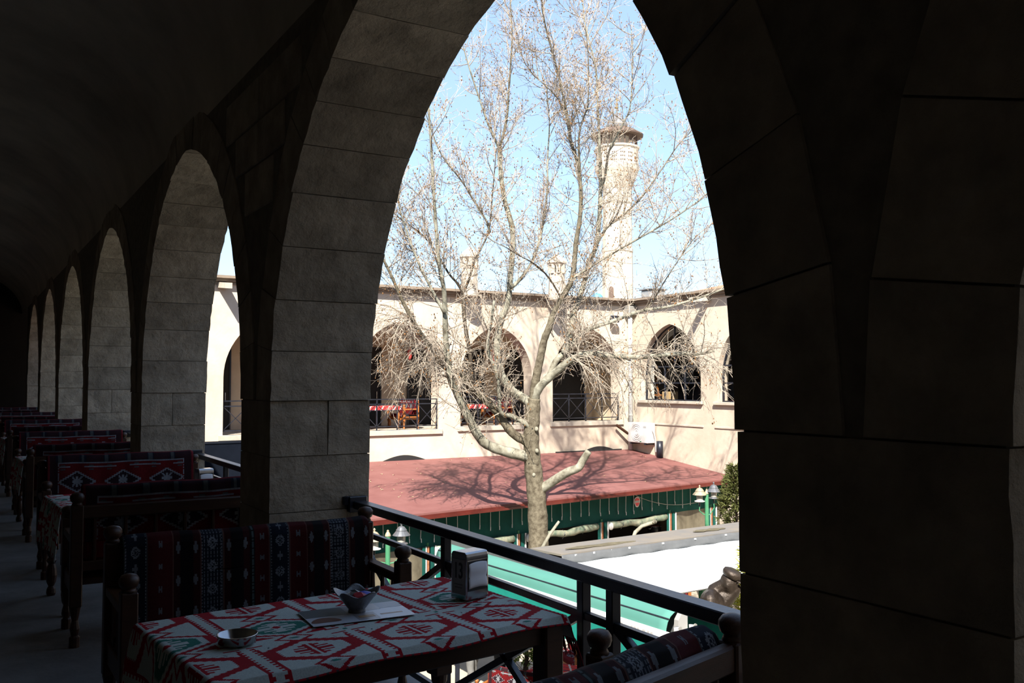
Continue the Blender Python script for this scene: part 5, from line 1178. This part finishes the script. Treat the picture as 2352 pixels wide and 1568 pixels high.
LIMBS = [  # (name, points px, start radius m, end radius m, depth at start, depth at end, bark)
 ('A', [(1222, 1050), (1202, 1046), (1149, 1033), (1109, 1013), (1081, 968), (1053, 909), (1034, 865), (1028, 822), (1024, 780), (1022, 710), (1019, 660), (1008, 600), (998, 470), (990, 330), (984, 240)], .155, .022, 22.4, 20.6, 'p'),
 ('B', [(1222, 1020), (1208, 1013), (1177, 994), (1149, 957), (1126, 929), (1093, 901), (1070, 873), (1053, 853), (1031, 848), (1008, 825), (980, 786), (961, 758), (947, 733), (930, 702), (919, 679), (907, 651), (889, 612), (868, 575)], .125, .028, 22.4, 21.4, 'm'),
 ('C', [(1090, 897), (1084, 878), (1079, 808), (1070, 758), (1065, 710), (1063, 671)], .055, .045, 22.0, 22.6, 'd'),
 ('C1', [(1064, 674), (1050, 650), (1029, 625), (997, 571), (966, 536), (917, 500), (888, 470)], .036, .012, 22.6, 22.2, 'd'),
 ('C2', [(1063, 672), (1076, 645), (1091, 598), (1122, 531), (1131, 446), (1136, 390), (1140, 340)], .038, .010, 22.6, 23.4, 'd'),
 ('D', [(1224, 935), (1208, 918), (1177, 898), (1157, 870), (1149, 853), (1143, 820), (1143, 775), (1152, 733), (1166, 696), (1171, 650), (1178, 536), (1158, 455), (1149, 379), (1147, 339)], .125, .055, 22.4, 23.6, 'p'),
 ('D1', [(1147, 342), (1122, 286), (1100, 223), (1078, 156), (1064, 107), (1050, 60)], .038, .009, 23.6, 23.2, 'p'),
 ('D2', [(1147, 342), (1163, 277), (1169, 201), (1176, 89), (1172, 0), (1170, -60)], .042, .012, 23.6, 24.4, 'm'),
 ('D3', [(1215, 978), (1200, 968), (1175, 955), (1150, 946), (1146, 905), (1143, 862), (1120, 800), (1128, 740), (1135, 690)], .07, .03, 22.3, 21.4, 'p'),
 ('E', [(1226, 925), (1227, 893), (1233, 859), (1241, 822), (1250, 780), (1261, 752), (1272, 719), (1289, 686), (1314, 638), (1323, 558), (1332, 500), (1334, 446), (1328, 379), (1310, 321), (1305, 277), (1292, 214), (1270, 125), (1252, 58), (1245, 0), (1240, -50)], .12, .010, 22.4, 22.0, 'm'),
 ('E2', [(1334, 440), (1331, 380), (1330, 312), (1342, 265), (1350, 241), (1352, 150), (1345, 60)], .036, .009, 22.2, 21.4, 'm'),
 ('E3', [(1306, 290), (1290, 240), (1262, 205), (1216, 161), (1190, 110)], .026, .008, 22.1, 23.0, 'm'),
 ('F', [(1228, 915), (1240, 888), (1283, 848), (1316, 824), (1353, 811), (1399, 816), (1460, 820), (1506, 817), (1567, 811), (1595, 814), (1640, 806)], .12, .026, 22.4, 20.4, 'p'),
 ('G', [(1262, 866), (1276, 830), (1301, 805), (1322, 778), (1353, 756), (1414, 735), (1475, 713), (1537, 704), (1598, 686), (1650, 668), (1690, 650)], .085, .018, 22.3, 24.0, 'p'),
 ('H', [(1296, 812), (1308, 770), (1313, 750), (1319, 716), (1332, 680), (1344, 640), (1354, 598), (1368, 567), (1377, 491), (1379, 437)], .085, .055, 22.4, 23.8, 'p'),
 ('H1', [(1379, 440), (1377, 335), (1372, 223), (1368, 156), (1352, 90), (1342, 40), (1338, -20)], .042, .012, 23.8, 24.4, 'p'),
 ('H2', [(1379, 440), (1390, 402), (1399, 348), (1430, 286), (1448, 241), (1453, 134), (1450, 70)], .042, .010, 23.8, 23.0, 'p'),
 ('I', [(1312, 645), (1323, 634), (1386, 594), (1457, 553), (1542, 504), (1600, 464), (1640, 430)], .042, .010, 22.3, 21.6, 'p'),
 ('J', [(1352, 602), (1390, 527), (1430, 495), (1475, 451), (1520, 388), (1560, 330), (1590, 300)], .04, .009, 22.8, 24.2, 'm'),
 ('K', [(1172, 660), (1189, 647), (1221, 603), (1243, 536), (1256, 446), (1258, 357), (1262, 280), (1255, 200)], .055, .010, 22.9, 24.2, 'p'),
 ('L', [(1124, 535), (1118, 509), (1091, 464), (1060, 415), (1015, 357), (988, 290), (975, 250)], .032, .009, 22.9, 22.4, 'm'),
 ('N', [(1290, 686), (1261, 638), (1229, 607), (1190, 585), (1150, 560)], .026, .010, 22.3, 21.4, 'd'),
 ('O', [(1022, 720), (1000, 680), (960, 600), (930, 520), (912, 450), (905, 400)], .042, .012, 21.3, 20.6, 'p'),
 ('Q', [(1480, 712), (1500, 690), (1530, 640), (1570, 580), (1600, 540)], .024, .009, 23.2, 23.6, 'm'),
]
barks = {'p': m_barkp, 'm': m_bark, 'd': m_barkd}
paths = {}
for nm, pp, r0, r1, d0, d1, bk in LIMBS:
    n_ = len(pp); pts = smooth_path([at(x, y, lerp(d0, d1, (i / (n_ - 1)) ** 1.3)) for i, (x, y) in enumerate(pp)], 4); m_ = len(pts)
    rr = [lerp(r0, r1, (i / (m_ - 1)) ** 0.8) * (1 + 0.06 * math.sin(i * 2.3)) for i in range(m_)]
    paths[nm] = (pts, rr); MB().tube(pts, rr, 9 if r0 > 0.05 else 7).build('branch', barks[bk], tree, smooth=True)
pts = smooth_path([at(1232, 1132, TD), at(1258, 1113, TD - 0.1), at(1300, 1086, TD - 0.3), at(1328, 1074, TD - 0.4), at(1338, 1058, TD - 0.4), at(1352, 1036, TD - 0.45)], 4)
MB().tube(pts, [0.125 - 0.0022 * i for i in range(len(pts))], 10).build('sawn_branch', m_barkp, tree, smooth=True)
# twigs: side shoots, twiglets and seed balls
rt = random.Random(21); tw = MB(); pods = MB(); shoots = MB()
def rv(): 
    while True:
        v = Vector((rt.uniform(-1, 1), rt.uniform(-1, 1), rt.uniform(-1, 1)))
        if 0.05 < v.length < 1: return v.normalized()
def pod(p):
    s_ = rt.uniform(0.009, 0.022); a = rv() * s_; pods.add([p + Vector((s_, 0, 0)), p + Vector((0, s_, 0)), p + Vector((-s_, 0, 0)), p + Vector((0, -s_, 0)), p + Vector((0, 0, s_ * 1.3)) + a * .4, p + Vector((0, 0, -s_ * 1.5))],
        [(0, 1, 4), (1, 2, 4), (2, 3, 4), (3, 0, 4), (1, 0, 5), (2, 1, 5), (3, 2, 5), (0, 3, 5)])
def curve(p, d, L_, n_, up, wig):
    out = [p]; d = d.normalized()
    for i in range(n_):
        d = (d + Vector((0, 0, up / n_)) + rv() * wig).normalized(); p = p + d * (L_ / n_); out.append(p)
    return out
def shoot(p, d, L_, r0, up, dens, podp):
    c = curve(p, d, L_, 7, up, 0.16); shoots.tube(c, [lerp(r0, 0.0045, i / 7) for i in range(8)], 5, False)
    nt2 = int(L_ * dens)
    for k in range(nt2):
        i = rt.randint(1, 6); q = c[i].lerp(c[i + 1], rt.random()); dd = (c[i + 1] - c[i]).normalized()
        d2 = (dd * 0.7 + rv() * 0.9 + Vector((0, 0, up * 0.35))).normalized(); L2 = rt.uniform(0.18, 0.62)
        c2 = curve(q, d2, L2, 4, up * 0.6, 0.22); tw.tube(c2, [0.0052, 0.0048, 0.0042, 0.0036, 0.0030], 3, False)
        for m_ in range(rt.randint(1, 3)):
            j = rt.randint(1, 3); d3 = ((c2[j + 1] - c2[j]).normalized() * 0.6 + rv()).normalized(); c3 = curve(c2[j], d3, rt.uniform(0.08, 0.26), 2, up * 0.4, 0.2); tw.tube(c3, [0.004, 0.0034, 0.0028], 3, False)
            if rt.random() < podp: pod(c3[-1] + Vector((0, 0, -0.02)))
        if rt.random() < podp: pod(c2[-1])
        if rt.random() < podp * 0.10:
            for q_ in range(rt.randint(3, 6)): pod(c2[-1] + rv() * 0.09)
for nm, (pts, rr) in paths.items():
    L_ = sum((b - a).length for a, b in zip(pts, pts[1:])); big = rr[0] > 0.1
    nsh = int(L_ * (6.6 if not big else 6.4))
    for k in range(nsh):
        t = (0.26 if big else 0.08) + (0.72 if big else 0.90) * rt.random(); i = min(int(t * (len(pts) - 1)), len(pts) - 2)
        p = pts[i].lerp(pts[i + 1], rt.random()); d = (pts[i + 1] - pts[i]).normalized()
        d2 = (d * 0.55 + rv() * 0.85 + Vector((0, 0, 0.25))).normalized(); droop = p.z < 3.4 and nm in 'ABF'
        shoot(p, d2, rt.uniform(0.5, 1.7) * (1.0 if p.z > 3 else 0.8), 0.013, -0.5 if droop and rt.random() < 0.6 else 0.55, 9.5, 0.30 if p.z > 3.4 else 0.16)
# dense drooping sprays low on the left limb and on the right limb
for (pxs, n_, dirs) in (([(1040, 850), (1010, 826), (985, 790), (962, 760), (945, 730)], 46, Vector((-0.8, -0.3, 0.05))), ([(1316, 824), (1353, 811), (1399, 816), (1440, 818), (1300, 806), (1325, 776)], 34, Vector((0.55, -0.4, 0.1))), ([(1520, 816), (1567, 811), (1595, 814)], 18, Vector((0.1, -0.5, 0.3)))):
    for k in range(n_):
        q = rt.choice(pxs); p = at(q[0] + rt.uniform(-10, 10), q[1] + rt.uniform(-6, 6), 21.9 if q[0] < 1100 else 21.6)
        shoot(p, (dirs + rv() * 0.75).normalized(), rt.uniform(0.9, 1.9), 0.013, -0.95, 7.0, 0.12)
T(shoots.build('shoots', m_twig, tree, smooth=True), kind='stuff'); T(tw.build('twigs', m_twig, tree), kind='stuff'); T(pods.build('seed_balls', m_pod, tree), kind='stuff')
# fallen leaves on the red roof
fl = MB()
for i in range(160):
    x = rt.uniform(7.5, 21); y = rt.uniform(21.6, 26.6)
    if i < 90: x = 8 + abs(rt.gauss(0, 2.2)); y = rt.uniform(22, 26.5)
    z = roof_z(y) + 0.004; s_ = rt.uniform(0.02, 0.05); a = rt.uniform(0, 3); u_ = Vector((math.cos(a), math.sin(a), 0)) * s_; v_ = Vector((-math.sin(a), math.cos(a), 0.3)) * s_ * 0.7
    c = Vector((x, y, z)); fl.add([c - u_, c + v_, c + u_, c - v_ + Vector((0, 0, s_ * 0.45))], [(0, 1, 2, 3)])
T(fl.build('fallen_leaves', M('dry_leaf', (0.55, 0.42, 0.24), 0.9, 0.3, 3)), 'dry fallen leaves scattered over the red roof', 'leaves', kind='stuff')

# red paper lanterns hanging in the end gallery
for x, nm in ((12.75, 'third arch'), (15.95, 'fourth arch')):
    e = empty('hanging_ornament', (x, 27.6, 2.4)); T(e, 'small red ornament hanging in the %s of the end gallery' % nm, 'ornament', 'red hanging ornaments')
    MB().tube([(x, 27.6, 2.75), (x, 27.6, 4.0)], 0.008, 4).build('cord', m_iron, e); MB().lathe([(0.02, 2.30), (0.07, 2.40), (0.08, 2.55), (0.05, 2.70), (0.02, 2.76)], (x, 27.6, 0), 10).build('ornament_body', m_pink, e, smooth=True)
